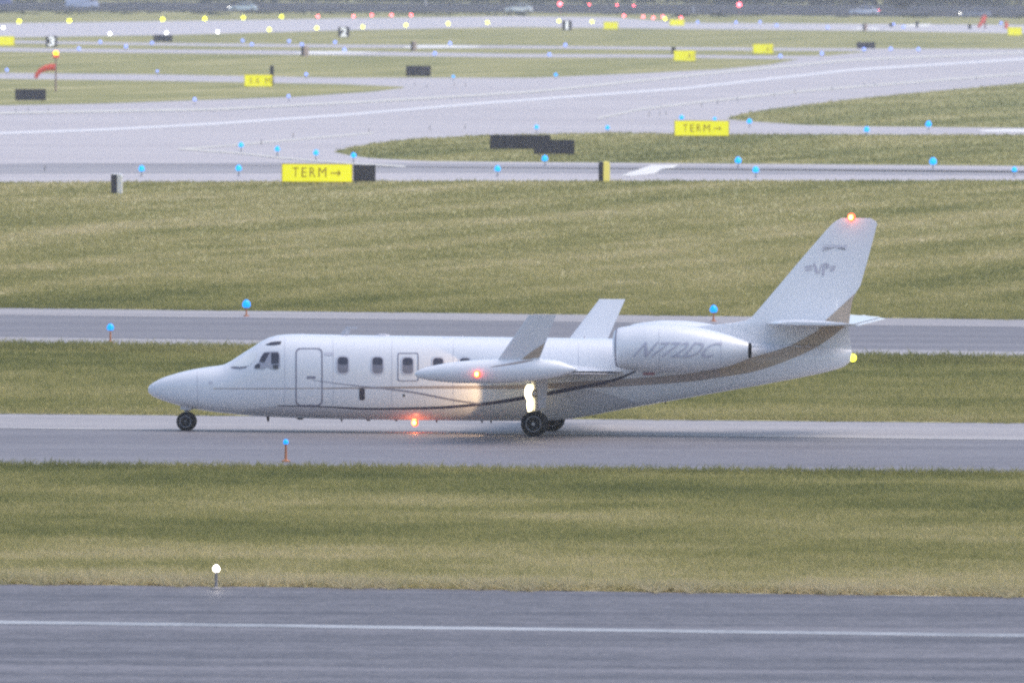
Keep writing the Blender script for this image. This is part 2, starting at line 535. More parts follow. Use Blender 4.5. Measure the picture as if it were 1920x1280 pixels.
def grass_field(poly, per_px, h0, h1, w0, w1, label, ragged=None, rag_amp=1.0):
    xs = [p[0] for p in poly]; ys = [p[1] for p in poly]
    xa, xb, ya, yb = max(min(xs), -260), min(max(xs), 2180), min(ys), max(ys)
    n = int((xb - xa) * (yb - ya) * per_px)
    px = RNG.uniform(xa, xb, n); py = RNG.uniform(ya, yb, n)
    k = poly_mask(px, py, poly)
    if ragged:
        cut = np.interp(px, [q[0] for q in ragged], [q[1] for q in ragged])
        wob = 1.6 * np.sin(px * .021) + 1.3 * np.sin(px * .077 + 1.3) + 1.1 * np.sin(px * .19 + .4) + .7 * np.sin(px * .43)
        k &= py < cut + wob * rag_amp
    g = G_np(px[k], py[k])
    n = len(g)
    h = RNG.uniform(h0, h1, n) * (0.75 + 0.5 * RNG.random(n) ** 2)
    w = RNG.uniform(w0, w1, n)
    a = RNG.uniform(-.9, .9, n)
    lean = RNG.normal(0, 1.25, (n, 2)) * h[:, None]
    dx, dy = np.cos(a) * w / 2, np.sin(a) * w / 2
    v = np.zeros((n, 3, 3))
    v[:, 0] = np.stack([g[:, 0] - dx, g[:, 1] - dy, np.full(n, -.004)], 1)
    v[:, 1] = np.stack([g[:, 0] + dx, g[:, 1] + dy, np.full(n, -.004)], 1)
    v[:, 2] = np.stack([g[:, 0] + lean[:, 0], g[:, 1] + lean[:, 1], h], 1)
    me = bpy.data.meshes.new('grass')
    me.vertices.add(3 * n); me.vertices.foreach_set('co', v.reshape(-1))
    me.loops.add(3 * n); me.loops.foreach_set('vertex_index', np.arange(3 * n, dtype=np.int32))
    me.polygons.add(n)
    me.polygons.foreach_set('loop_start', np.arange(0, 3 * n, 3, dtype=np.int32))
    me.update(calc_edges=True)
    me.materials.append(M['blades'])
    o = link('grass', me)
    tag(o, label, 'grass', kind='stuff')
    return n

nb = 0
nb += grass_field([(-260, 874), (2180, 895.5), (2180, 1121.5), (-260, 1090.5)], .42, .05, .13, .02, .06, 'rough dry turf between the near runway and the taxiway of the jet')
nb += grass_field([(-260, 647), (2180, 683), (2180, 794), (-260, 771.5)], .40, .06, .15, .025, .07, 'olive turf strip directly behind the white jet')
nb += grass_field([(-260, 343), (800, 340), (2180, 338.5), (2180, 601), (-260, 573.5)], .32, .06, .16, .04, .11, 'wide mown field between the TERM signs and the cross taxiway')
nb += grass_field([p for p in ISL1 if p[0] < 2000] + [], .30, .06, .16, .06, .13, 'long turf island with the two dark sign backs on it')
nb += grass_field([(1362, 223), (1390, 214), (1430, 207), (1500, 198), (1600, 186), (1700, 176), (1800, 167), (1920, 156), (2180, 138), (2180, 242), (1920, 240), (1600, 237), (1500, 234), (1430, 229), (1390, 226)],
                  .30, .06, .16, .06, .14, 'pointed turf island at the right under the diagonal taxiway')
nb += grass_field([(-260, 1087), (900, 1101), (2180, 1117), (2180, 1128), (900, 1112), (-260, 1097)], 1.0, .10, .24, .02, .06, 'taller weedy fringe of grass along the far edge of the near runway', ragged=[(-260, 1091), (900, 1105), (2180, 1121.5)])
nb += grass_field([(-260, 645), (2180, 680), (2180, 690), (-260, 654)], .8, .12, .28, .03, .08, 'uneven grass fringe along the near edge of the cross taxiway')
nb += grass_field([(-260, 873), (2180, 894), (2180, 898), (-260, 877)], .8, .08, .22, .02, .06, 'uneven grass fringe along the near edge of the taxiway')
nb += grass_field([(-260, 768), (2180, 791), (2180, 800), (-260, 777)], .8, .05, .13, .02, .06, 'broken grass fringe along the far edge of the taxiway', ragged=[(-260, 772.5), (2180, 795.2)], rag_amp=.6)
nb += grass_field([(-260, 569), (2180, 597), (2180, 606), (-260, 578)], .8, .05, .14, .03, .08, 'broken grass fringe along the far edge of the cross taxiway', ragged=[(-260, 574), (2180, 602.5)], rag_amp=.5)
print('grass blades', nb)

# ------------------------------------------------------------------ the aircraft
YAW = math.radians(6.8)
ORI = G(1020, 813)
AM = Matrix.Translation(ORI) @ Matrix.Rotation(-YAW, 4, 'Z')
AI = AM.inverted()
jet = empty('business_jet', ORI, -YAW)
tag(jet, 'white twin engine business jet with tip tanks taxiing to the left', 'aeroplane')
LC = AI @ CAM_P
AI3 = AI.to_3x3()

def PL(px, py, yl):
    d = AI3 @ ray(px, py)
    t = (yl - LC.y) / d.y
    p = LC + d * t
    return p.x, p.z

def pchip(xs, ys):
    xs = np.array(xs, float); ys = np.array(ys, float)
    h = np.diff(xs); dl = np.diff(ys) / h
    m = np.zeros(len(xs))
    m[0], m[-1] = dl[0], dl[-1]
    for i in range(1, len(xs) - 1):
        if dl[i - 1] * dl[i] > 0:
            w1, w2 = 2 * h[i] + h[i - 1], h[i] + 2 * h[i - 1]
            m[i] = (w1 + w2) / (w1 / dl[i - 1] + w2 / dl[i])
    def f(x):
        x = min(max(x, xs[0]), xs[-1])
        i = min(max(int(np.searchsorted(xs, x)) - 1, 0), len(xs) - 2)
        t = (x - xs[i]) / h[i]
        return ((1 + 2 * t) * (1 - t) ** 2 * ys[i] + t * (1 - t) ** 2 * h[i] * m[i] + t * t * (3 - 2 * t) * ys[i + 1] + t * t * (t - 1) * h[i] * m[i + 1])
    return f

top_px = [(277.5, 729.5), (278.5, 725.5), (281, 722), (286, 718), (294, 713.5), (306, 707.5), (320, 703), (340, 697), (365, 691.5), (390, 687.5), (410, 685), (419, 683.5), (430, 678.5),
          (445, 669), (460, 659), (475, 650), (488, 641), (500, 634.5), (512, 630), (528, 627), (560, 626), (640, 627.5), (850, 630.5), (1000, 632.5), (1150, 634.5), (1250, 636), (1350, 640), (1450, 645), (1550, 650), (1597, 656)]
bot_px = [(277.5, 730.5), (278.5, 735), (281, 738), (286, 742), (294, 746), (306, 750.5), (330, 758), (360, 765), (400, 771.5), (450, 777), (500, 781), (600, 784.5), (700, 786.5), (850, 788), (1000, 788.5),
          (1060, 786), (1100, 780), (1150, 770.5), (1225, 757), (1350, 735), (1475, 712.5), (1550, 697), (1585, 686), (1597, 676)]
wid_px = [(277.5, .0), (278.5, .06), (281, .10), (286, .155), (294, .21), (306, .27), (330, .37), (360, .46), (400, .55), (450, .65), (500, .73), (560, .79), (700, .80), (1100, .80), (1200, .74), (1300, .63),
          (1400, .50), (1500, .33), (1570, .18), (1597, .07)]
def conv(pts, yl=0.0):
    r = [PL(x, y, yl) for x, y in pts]
    return pchip([a for a, _ in r], [b for _, b in r])
f_top, f_bot = conv(top_px), conv(bot_px)
f_wid = pchip([PL(x, 700, 0)[0] for x, _ in wid_px], [w for _, w in wid_px])
X0, X1 = PL(277.5, 730, 0)[0], PL(1597, 666, 0)[0]
NEXP = 2.55
def skin_y(x, z):
    zt, zb = f_top(x), f_bot(x)
    zc, hz, hy = (zt + zb) / 2, (zt - zb) / 2, f_wid(x)
    u = min(abs((z - zc) / max(hz, 1e-5)), .995)
    return hy * (1 - u ** NEXP) ** (1 / NEXP)
def ring_at(x, n=56):
    zt, zb = f_top(x), f_bot(x)
    zc, hz, hy = (zt + zb) / 2, (zt - zb) / 2, max(f_wid(x), .004)
    out = []
    for k in range(n):
        t = 2 * math.pi * k / n
        c, s_ = math.cos(t), math.sin(t)
        out.append((x, hy * math.copysign(abs(c) ** (2 / NEXP), c), zc + hz * math.copysign(abs(s_) ** (2 / NEXP), s_)))
    return out
xs = [X0 + (X1 - X0) * t for t in ([.0003, .0012, .003, .006, .010, .016, .024] + [.034 + (.966) * i / 90 for i in range(91)])]
fb = MB(); fb.rings([ring_at(x) for x in xs])
fuselage = fb.build('fuselage', 'paint', jet, True)

def body_y(x, z):
    return max(skin_y(x, z) if f_bot(x) < z < f_top(x) else 0, fin_half(x, z) if z > zlo else 0)
def onskin(px, py, yf, off=.004, yl0=-.79):
    """point of the near-side surface seen at a position of the photograph"""
    yl = yl0
    for _ in range(7):
        x, z = PL(px, py, yl)
        yl = -yf(x, z)
    return x, yl - off, z

fin_le = [(1170, 640), (1230, 624), (1306, 611), (1370, 606), (1400, 600), (1410, 594), (1441, 558), (1501, 487), (1547, 434), (1560, 420), (1568, 414), (1578, 409.5)]
fin_te = [(1597, 656), (1594.5, 640), (1591, 613), (1593, 590), (1599, 560), (1605, 548), (1613, 536), (1626, 491), (1639, 442), (1645, 418), (1641, 413), (1632, 410)]
LEp = sorted([PL(x, y, 0)[::-1] for x, y in fin_le]); TEp = sorted([PL(x, y, 0)[::-1] for x, y in fin_te])
def interp(pairs, z):
    return float(np.interp(z, [p[0] for p in pairs], [p[1] for p in pairs]))
zlo, zhi = PL(1400, 655, 0)[1], PL(1600, 408.7, 0)[1]
def fin_bounds(z):
    return interp(LEp, z), interp(TEp, z)
def fin_half(x, z):
    a, b_ = fin_bounds(z)
    t = (x - a) / max(b_ - a, 1e-3)
    t = min(max(t, 0), 1)
    th = .115 * min(b_ - a, 2.4) * (0.55 if z > zlo else 1)
    edge = min(1.0, max(0.0, (zhi - z) / .07)) ** .5
    return max(.002, th * 1.9 * (.2969 * t ** .5 - .126 * t - .3516 * t ** 2 + .2843 * t ** 3 - .1015 * t ** 4) * 1.0) * (.25 + .75 * edge)
class both:
    """the near-side piece and its mirror image on the far side, each an object"""
    def __init__(s, mb):
        s.v, s.f = mb.v, mb.f
    def build(s, name, material, parent=None, smooth=False):
        pn, pf = parent if isinstance(parent, tuple) else (parent, parent)
        a = MB(); a.add(s.v, s.f)
        b_ = MB(); b_.add([(x, -y, z) for x, y, z in s.v], [tuple(reversed(f)) for f in s.f])
        return a.build(name, material, pn, smooth), b_.build(name, material, pf, smooth)

def patch(outline, yf, off=.004, yl0=-.79, rings=5):
    """filled outline laid on a curved surface"""
    mb = MB()
    cx = sum(p[0] for p in outline) / len(outline); cy = sum(p[1] for p in outline) / len(outline)
    rs = []
    for i in range(rings):
        k = 1 - i / rings
        rs.append([onskin(cx + (x - cx) * k, cy + (y - cy) * k, yf, off, yl0) for x, y in outline])
    mb.rings(rs, cap0=False, cap1=True)
    return mb

def band(up, dn, yf, off=.004, yl0=-.79, n=60, rows=4):
    fu = pchip([p[0] for p in up], [p[1] for p in up]); fd = pchip([p[0] for p in dn], [p[1] for p in dn])
    xa, xb = max(up[0][0], dn[0][0]), min(up[-1][0], dn[-1][0])
    mb = MB(); rs = []
    for i in range(n + 1):
        x = xa + (xb - xa) * i / n
        rs.append([onskin(x, fu(x) + (fd(x) - fu(x)) * j / rows, yf, off, yl0) for j in range(rows + 1)])
    mb.rings(rs, close=False)
    return mb

def loop_band(outline, w, yf, off=.005, yl0=-.79):
    """thin frame along a closed outline"""
    mb = MB()
    n = len(outline)
    cx = sum(p[0] for p in outline) / n; cy = sum(p[1] for p in outline) / n
    hx = max(abs(p[0] - cx) for p in outline); hy = max(abs(p[1] - cy) for p in outline)
    rs = []
    for k in (0, 1):
        rs.append([onskin(cx + (x - cx) * (1 - k * w / hx), cy + (y - cy) * (1 - k * w / hy), yf, off, yl0) for x, y in outline])
    mb.rings(rs, cap0=False, cap1=False)
    return mb

def rrect(x0, y0, x1, y1, r, n=5, seg=9):
    out = []
    cs = [(x1 - r, y0 + r, -90), (x1 - r, y1 - r, 0), (x0 + r, y1 - r, 90), (x0 + r, y0 + r, 180)]
    for q, (cx, cy, a0) in enumerate(cs):
        for i in range(n + 1):
            t = math.radians(a0 + 90 * i / n)
            out.append((cx + r * math.cos(t), cy + r * math.sin(t)))
        nx = cs[(q + 1) % 4]
        e = (nx[0] + r * math.cos(math.radians(nx[2])), nx[1] + r * math.sin(math.radians(nx[2])))
        s0 = out[-1]
        for i in range(1, seg):
            out.append((s0[0] + (e[0] - s0[0]) * i / seg, s0[1] + (e[1] - s0[1]) * i / seg))
    return out

# belly paint, cheat lines
low = [(330, 757.5), (500, 762), (600, 762.5), (700, 767), (800, 765), (900, 758), (985, 745), (1060, 732), (1160, 716)]
dk_u = [(520, 759.5), (600, 761), (700, 764.5), (800, 762.5), (900, 755), (985, 741.5), (1060, 727.5), (1120, 717), (1160, 707), (1192, 694)]
dk_d = [(520, 761), (600, 763), (700, 768), (800, 767), (900, 760.5), (985, 748.5), (1060, 735), (1120, 723), (1160, 712), (1192, 697)]
bot_edge = [(440, 775), (520, 779), (600, 782), (700, 784), (850, 785), (1000, 785.5), (1060, 783), (1100, 777), (1150, 768), (1200, 757)]
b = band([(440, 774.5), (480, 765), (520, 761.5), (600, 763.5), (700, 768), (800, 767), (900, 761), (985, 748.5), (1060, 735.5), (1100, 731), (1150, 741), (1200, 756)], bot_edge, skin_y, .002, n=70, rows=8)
both(b).build('belly_shade_band', 'belly', jet, True)
both(band(dk_u, dk_d, skin_y, .005)).build('dark_stripe', 'dark_stripe', jet, True)
both(band([(586, 712), (650, 720), (760, 731.5), (860, 749.5), (905, 756)], [(586, 713), (650, 721.5), (760, 734.5), (860, 753), (905, 759)], skin_y, .0055)).build('curved_thin_stripe', 'outline', jet, True)
both(band([(400, 727.5), (560, 727.2), (650, 726), (760, 724), (850, 723), (950, 722), (1100, 714), (1200, 708), (1300, 699), (1350, 688)],
          [(400, 729), (560, 729), (650, 728.5), (760, 728), (850, 728.3), (950, 729), (1100, 727), (1200, 722), (1300, 714.5), (1350, 707)], skin_y, .004, n=90)).build('tan_stripe', 'tan_thin', jet, True)
both(band([(1350, 688), (1406, 671), (1475, 650), (1530, 622), (1560, 606), (1580, 604), (1590, 603)],
          [(1350, 707), (1406, 698), (1475, 676), (1530, 651), (1560, 631), (1580, 615), (1590, 607)], body_y, .006, n=60, rows=10)).build('tail_swoosh', 'tan_stripe', jet, True)

# door, emergency exit, hatches
d_out = rrect(554, 652, 605, 761, 9)
both(loop_band(d_out, 2.6, skin_y, .006)).build('entry_door_seal', 'outline', jet, True)
both(patch(rrect(556.5, 654.5, 602.5, 758.5, 7), skin_y, .0035, rings=6)).build('entry_door', 'paint', jet, True)
hnd = patch(rrect(575, 705, 592, 710, 2, 3, 2), skin_y, .008); hnd.build('door_handle', 'outline', jet, True)
both(loop_band(rrect(745.5, 661, 785, 714.5, 3.5), 1.8, skin_y, .006)).build('emergency_exit_seal', 'outline', jet, True)
patch(rrect(673.5, 727, 684, 750, 4, 4, 2), skin_y, .007).build('service_hatch', 'antenna_dark', jet, True)
patch(rrect(755, 739, 759.5, 743.5, 2, 3, 2), skin_y, .007).build('drain_port', 'black', jet, True)
patch(rrect(391, 715, 399, 720, 2, 3, 2), skin_y, .007).build('nose_port', 'frame', jet, True)
patch(rrect(608, 660, 626, 666, 2, 3, 2), skin_y, .007).build('small_placard', 'frame', jet, True)
# faint panel seams round the hull
def seam(px, y0, y1, yf, yl0=-.79, w=.9, lean=0.0):
    mb = MB(); rs = []
    for i in range(25):
        y = y0 + (y1 - y0) * i / 24
        x = px + lean * i / 24
        rs.append([onskin(x - w / 2, y, yf, .004, yl0), onskin(x + w / 2, y, yf, .004, yl0)])
    return mb.rings(rs, close=False)
for px, y0, y1 in ((370, 696, 763), (534, 634, 776), (625, 635, 780), (735, 636, 781), (850, 638, 783), (1085, 642, 775)):
    both(seam(px, y0, y1, skin_y)).build('panel_seam', 'seam', jet, True)
# cabin windows
for wx in (643, 708, 764.5, 821.5, 872):
    dy = (wx - 643) * .010
    w = both(patch(rrect(wx - 10.8, 668 + dy, wx + 10.8, 700 + dy, 7), skin_y, .007)).build('window', 'shade', jet, True)
    both(loop_band(rrect(wx - 12, 666.8 + dy, wx + 12, 701.2 + dy, 8), 2, skin_y, .009)).build('window_frame', 'frame', w, True)
    both(patch(rrect(wx - 9, 670 + dy, wx + 9, 683 + dy, 4), skin_y, .010)).build('dark_pane', 'glass', w, True)
# cockpit glazing
def dense(poly, k=3):
    out = []
    for i, (x, y) in enumerate(poly):
        x2, y2 = poly[(i + 1) % len(poly)]
        out += [(x + (x2 - x) * j / k, y + (y2 - y) * j / k) for j in range(k)]
    return out
both(patch(dense([(436, 686), (446, 676), (462, 663), (476, 659), (481, 661), (478, 674), (469, 684), (455, 687)]), skin_y, .008, yl0=-.6)).build('windshield', 'windshield', jet, True)
cw = both(patch(dense([(484, 682), (487, 673), (494, 660.5), (506, 658.5), (521, 658.5), (525, 664), (525, 688), (520, 693), (510, 692), (500, 688), (494, 692), (477, 691.5), (477, 685)], 2), skin_y, .008, yl0=-.7, rings=7)).build('cockpit_window', 'cockpit_glass', jet, True)
for poly in ([(487, 677), (490, 669), (496, 661), (506, 661), (500, 671), (496, 679), (491, 679)], [(478, 685), (483, 681), (488, 683), (487, 690), (478, 690)],
             [(508.5, 661), (521, 660.5), (523, 665), (523, 681), (509, 682)], [(511, 684), (522.5, 683), (521, 691), (513, 691)]):
    both(patch(dense(poly), skin_y, .013, yl0=-.7)).build('dark_pane', 'glass', cw, True)
both(patch(dense([(432, 687.5), (440, 687), (455, 688.5), (463, 686.5), (462, 689), (450, 691), (436, 690)]), skin_y, .010, yl0=-.6)).build('windshield_sill', 'shade', jet, True)
both(patch(dense([(497, 646), (508, 641), (520, 639.5), (528, 639.5), (526, 645), (512, 647)]), skin_y, .010, yl0=-.6)).build('eyebrow_window', 'glass', jet, True)

# fin with dorsal fillet
def lens_plate(outline_near, thick, name, material, ycen=0.0, nose_frac=None, parent=jet, n=26, zlist=None):
    """vertical surface: outline in the plane y=ycen, airfoil thickness across the chord"""
    pts = [PL(x, y, ycen) for x, y in outline_near]
    return pts
fm = MB(); rs = []
for i in range(46):
    z = zlo + (zhi - zlo) * (i / 45)
    a, b_ = fin_bounds(z)
    ch = []
    T = [0, .004, .012, .025, .045, .07, .1, .14, .19, .24, .3, .36, .43, .5, .58, .65, .73, .8, .87, .93, 1]
    up = [(a + (b_ - a) * t, fin_half(a + (b_ - a) * t, z), z) for t in T]
    dn = [(x, -y, z) for x, y, z in up[::-1][1:-1]]
    rs.append(up + dn)
fm.rings(rs)
fin = fm.build('tail_fin', 'paint', jet, True)
def fin_patch(poly, off=.009, k=4):
    mb = MB(); o = dense(poly, k)
    cx = sum(p[0] for p in o) / len(o); cy = sum(p[1] for p in o) / len(o)
    rs = []
    for i in range(5):
        q = 1 - i / 5
        rs.append([onskin(cx + (x - cx) * q, cy + (y - cy) * q, fin_half, off, -.1) for x, y in o])
    mb.rings(rs, cap0=False)
    return both(mb)
fin_patch([(1546, 602), (1562, 588), (1585, 567), (1603.5, 549.5), (1599, 560), (1594, 589), (1592, 606), (1576, 618), (1550, 634), (1536, 640), (1533, 620)]).build('rudder_tan_band', 'tan_stripe', fin, True)
fin_patch([(1543, 459.5), (1590, 459.5), (1588, 463), (1586, 469), (1583, 463), (1546, 463), (1543, 471), (1541, 471)], k=2).build('rudder_placard', 'seam', fin, True)
em = MB()
for poly in ([(1508, 500), (1522, 497), (1524, 500), (1510, 503)], [(1509, 506), (1522, 503), (1523, 506), (1511, 509)], [(1524, 494), (1528, 494), (1534, 509), (1532, 514), (1529, 512)],
             [(1534, 513), (1539, 496), (1541, 498), (1536, 514)], [(1543, 494), (1547, 494), (1545, 517), (1541, 517)], [(1547, 493), (1554, 495), (1555, 501), (1549, 505), (1548, 502), (1551, 500), (1551, 497), (1547, 496)],
             [(1556, 500), (1567, 498), (1567, 501), (1557, 504)], [(1556, 506), (1565, 504), (1565, 507), (1557, 509)]):
    p = fin_patch(poly, k=2); em.add(p.v, p.f)
both(em).build('tail_emblem', 'emblem', fin, True)

# horizontal stabiliser
def airfoil(x0, x1, y, z, th, n=(0, .015, .05, .12, .25, .42, .6, .8, 1)):
    c = x1 - x0
    yt = lambda t: 5 * th * c * (.2969 * t ** .5 - .126 * t - .3516 * t ** 2 + .2843 * t ** 3 - .1036 * t ** 4)
    up = [(x0 + c * t, y, z + yt(t) * 1.15) for t in n]
    dn = [(x0 + c * t, y, z - yt(t) * .85) for t in n[::-1][1:-1]]
    return up + dn
zs = PL(1510, 607, 0)[1]
xr0, xr1 = PL(1438, 607, 0)[0], PL(1598, 607, 0)[0]
for s in (-1, 1):
    st = MB(); rs = []
    for k in range(9):
        t = k / 8
        q = t * 3.2
        sw = .45 * t + (.12 * max(0, t - .85) / .15)
        rs.append(airfoil(xr0 + sw, xr1 + .40 * t - (.06 * max(0, t - .85) / .15), s * q, zs + .09 * t, .09 if t < .95 else .04))
    st.rings(rs)
    h = st.build('stabiliser', 'paint', jet, True)
    e = MB(); rs = []
    for k in range(7):
        t = .08 + .86 * k / 6
        xe = xr1 + .40 * t
        zz = zs + .09 * t
        rs.append([(xe - .40, s * 3.2 * t, zz + .045), (xe - .40, s * 3.2 * t, zz - .03), (xe + .10, s * 3.2 * t, zz - .05), (xe + .10, s * 3.2 * t, zz - .03), (xe - .15, s * 3.2 * t, zz + .005)])
    e.rings(rs); e.build('elevator', 'paint', h, False)

# wings with tip tanks and winglets
tank_top = [(777.5, 701), (778.5, 698), (782, 695.5), (790, 691.5), (800, 688), (820, 683.5), (840, 680), (880, 675.5), (920, 673.5), (960, 672), (1000, 671.5), (1030, 673.5), (1050, 677), (1070, 685), (1084, 691.5)]
tank_bot = [(777.5, 701.5), (778.5, 704), (782, 707), (790, 710), (800, 712), (820, 714.5), (840, 716.5), (880, 718), (930, 718), (960, 717), (1000, 713.5), (1030, 709.5), (1050, 705), (1070, 698.5), (1084, 692.5)]
YT = 6.55
ft, fbt = conv(tank_top, -YT), conv(tank_bot, -YT)
xt0, xt1 = PL(777.5, 701, -YT)[0], PL(1084, 692, -YT)[0]
def tank_y(x, z):
    zt, zb = ft(x), fbt(x)
    zc, hz = (zt + zb) / 2, max((zt - zb) / 2, 1e-4)
    u = min(abs((z - zc) / hz), .99)
    return YT + hz * (1 - u * u) ** .5
ztank = PL(930, 694, -YT)[1]
zroot = ztank - .20
wr0, wr1 = PL(905, 700, -.7)[0], PL(1176, 700, -.7)[0]
wt0, wt1 = PL(874, 694, -6.4)[0], PL(1006, 694, -6.4)[0]
gear_x = PL(1002, 796, -1.7)[0]
for s in (-1, 1):
    w = MB()
    rs = []
    for k in range(11):
        t = k / 10
        yq = .35 + (6.5 - .35) * t
        rs.append(airfoil(wr0 + (wt0 - wr0) * t, wr1 + (wt1 - wr1) * t, s * yq, zroot + (ztank - zroot) * t, .115 - .02 * t))
    w.rings(rs)
    wing = w.build('wing', 'paint', jet, True)
    fl = MB(); rs = []
    for k in range(5):
        t = .09 + .5 * k / 4
        x1_ = wr1 + (wt1 - wr1) * t; yq = .35 + 6.15 * t; zq = zroot + (ztank - zroot) * t
        rs.append([(x1_ - .42, s * yq, zq - .055), (x1_ - .2, s * yq, zq - .02), (x1_ + .05, s * yq, zq - .05), (x1_ + .05, s * yq, zq - .062), (x1_ - .2, s * yq, zq - .08)])
    fl.rings(rs); fl.build('flap', 'belly', wing, False)
    tk = MB(); rs = []
    for i in range(60):
        t = i / 59
        t = t * t * (3 - 2 * t) * .5 + t * .5
        x = xt0 + (xt1 - xt0) * t
        zt, zb = ft(x), fbt(x)
        zc, hz = (zt + zb) / 2, max((zt - zb) / 2, .002)
        rs.append([(x, s * YT + hz * math.cos(a), zc + hz * math.sin(a)) for a in [2 * math.pi * k / 28 for k in range(28)]])
    tk.rings(rs)
    tank = tk.build('tip_tank', 'paint', jet, True)
    # winglet canted outwards
    wl_ = MB(); rs = []
    z0 = PL(940, 678, -YT)[1]; z1 = PL(1015, 590.5, -6.95)[1]
    a0, a1 = PL(931, 678, -YT)[0], PL(1010, 678, -YT)[0]
    c0, c1 = PL(992, 591, -6.95)[0], PL(1042.5, 591, -6.95)[0]
    for k in range(9):
        t = k / 8
        xa = a0 + (c0 - a0) * t; xb = a1 + (c1 - a1) * t
        z = z0 + (z1 - z0) * t; y = (YT + .05) + (6.95 - YT - .05) * t
        c = xb - xa
        yt = lambda u: .45 * c * (.2969 * u ** .5 - .126 * u - .3516 * u ** 2 + .2843 * u ** 3 - .1036 * u ** 4)
        T = (0, .03, .1, .25, .45, .7, 1)
        rs.append([(xa + c * u, s * (y + yt(u)), z) for u in T] + [(xa + c * u, s * (y - yt(u)), z) for u in T[::-1][1:-1]])
    wl_.rings(rs); winglet = wl_.build('winglet', 'paint', jet, True)
    # tan swoosh on winglet (outer face) and tank
    def wl_y(x, z):
        t = min(max((z - z0) / (z1 - z0), 0), 1)
        xa = a0 + (c0 - a0) * t; xb = a1 + (c1 - a1) * t
        u = min(max((x - xa) / (xb - xa), 0), 1)
        return (YT + .05) + (6.95 - YT - .05) * t + .45 * (xb - xa) * (.2969 * u ** .5 - .126 * u - .3516 * u ** 2 + .2843 * u ** 3 - .1036 * u ** 4)
    swp = MB(); rs = []
    o = dense([(976, 675), (990, 664), (1004, 654), (1017, 646), (1021.5, 642), (1017, 655), (1013, 666), (1010, 670), (1000, 671), (988, 675)], 2)
    cx = sum(p[0] for p in o) / len(o); cy = sum(p[1] for p in o) / len(o)
    for i in range(4):
        q = 1 - i / 4
        rs.append([onskin(cx + (x - cx) * q, cy + (y - cy) * q, wl_y, .008, -YT) for x, y in o])
    swp.rings(rs, cap0=False)
    if s > 0: swp.v = [(x, -y, z) for x, y, z in swp.v]
    swp.build('tan_swoosh', 'tan_stripe', winglet, True)
    tb = band([(920, 687), (950, 681.5), (980, 676), (1000, 674)], [(920, 688), (950, 684.5), (980, 680), (1000, 675)], tank_y, .006, -6.8, n=20)
    if s > 0: tb.v = [(x, -y, z) for x, y, z in tb.v]
    tb.build('tan_swoosh', 'tan_thin', tank, True)

# landing gear
def wheel(parent, x, y, z, r, w, name='wheel'):
    t = MB()
    t.lathe([(-w / 2, r * .55), (-w / 2, r * .85), (-w * .38, r * .96), (-w * .15, r), (w * .15, r), (w * .38, r * .96), (w / 2, r * .85), (w / 2, r * .55)], (x, y, z), 'Y', 32)
    ty = t.build(name, 'tyre', parent, True)
    h = MB()
    h.lathe([(-w * .45, .02), (-w * .50, r * .14), (-w * .38, r * .2), (-w * .36, r * .48), (-w * .53, r * .56), (-w * .53, r * .60), (w * .53, r * .60), (w * .53, r * .56), (w * .36, r * .48), (w * .38, r * .2), (w * .50, r * .14), (w * .45, .02)], (x, y, z), 'Y', 28)
    h.build('rim', 'rim', ty, True)
    return ty
nx, nz = PL(348.5, 790, -.13)
nr = .215
ng = jet
wheel(ng, nx, -.13, nr, nr, .14); wheel(ng, nx, .13, nr, nr, .14)
s_ = MB(); s_.tube([(nx - .02, 0, nr), (nx, 0, .7)], .045, 14); s_.tube([(nx, -.2, nr), (nx, .2, nr)], .03, 10); s_.tube([(nx + .02, 0, .45), (nx + .5, 0, .72)], .022, 8)
s_.build('strut', 'strut', ng, True)
for q in (-.16, .145):
    s_ = MB(); s_.box(nx - .12, q, .48, nx + .12, q + .015, .66); s_.build('gear_door', 'belly', ng)
mr_ = .292
lamp_pos = None
for s in (-1, 1):
    mg = jet
    yc = s * 1.68
    wheel(mg, gear_x, yc - .13, mr_, mr_, .17); wheel(mg, gear_x, yc + .13, mr_, mr_, .17)
    s_ = MB(); s_.tube([(gear_x + .02, yc, mr_), (gear_x + .02, yc, .75), (gear_x - .02, yc, zroot + .02)], [.05, .055, .075], 16)
    s_.tube([(gear_x, yc - .24, mr_), (gear_x, yc + .24, mr_)], .04, 12)
    s_.tube([(gear_x + .05, yc, .8), (gear_x + .10, yc - s * .75, zroot + .0)], .03, 10)
    s_.tube([(gear_x + .06, yc, .42), (gear_x + .2, yc, .58), (gear_x + .06, yc, .74)], .02, 8)
    s_.build('strut', 'strut', mg, True)
    s_ = MB()
    s_.add([(gear_x + .11, yc + s * .16, .62), (gear_x + .27, yc + s * .16, .66), (gear_x + .34, yc + s * .2, zroot - .06), (gear_x + .05, yc + s * .2, zroot - .06),
            (gear_x + .11, yc + s * .18, .62), (gear_x + .27, yc + s * .18, .66), (gear_x + .34, yc + s * .22, zroot - .06), (gear_x + .05, yc + s * .22, zroot - .06)],
           [(0, 1, 2, 3), (7, 6, 5, 4), (0, 4, 5, 1), (1, 5, 6, 2), (2, 6, 7, 3), (3, 7, 4, 0)])
    s_.build('gear_door', 'belly', mg)
    if s < 0:
        lx, lz = PL(998, 737, yc)
        lh = MB(); lh.lathe([(-.08, .10), (.0, .11), (.10, .06)], (lx + .02, yc - .06, lz), 'X', 18)
        hs = lh.build('landing_light', 'metal', mg, True)
        lb = MB(); lb.ball((lx - .06, yc - .08, lz + .02), .105, .11, .19, 18); lb.ball((lx - .045, yc - .09, lz - .25), .065, .065, .20, 14)  # oversized glowing shapes model the flare of the lamp
        lb.build('lens', 'landing', hs, True)
        lamp_pos = (lx - .22, yc - .08, lz)
ld = bpy.data.lights.new('landing_lamp', 'SPOT')
ld.energy = 115
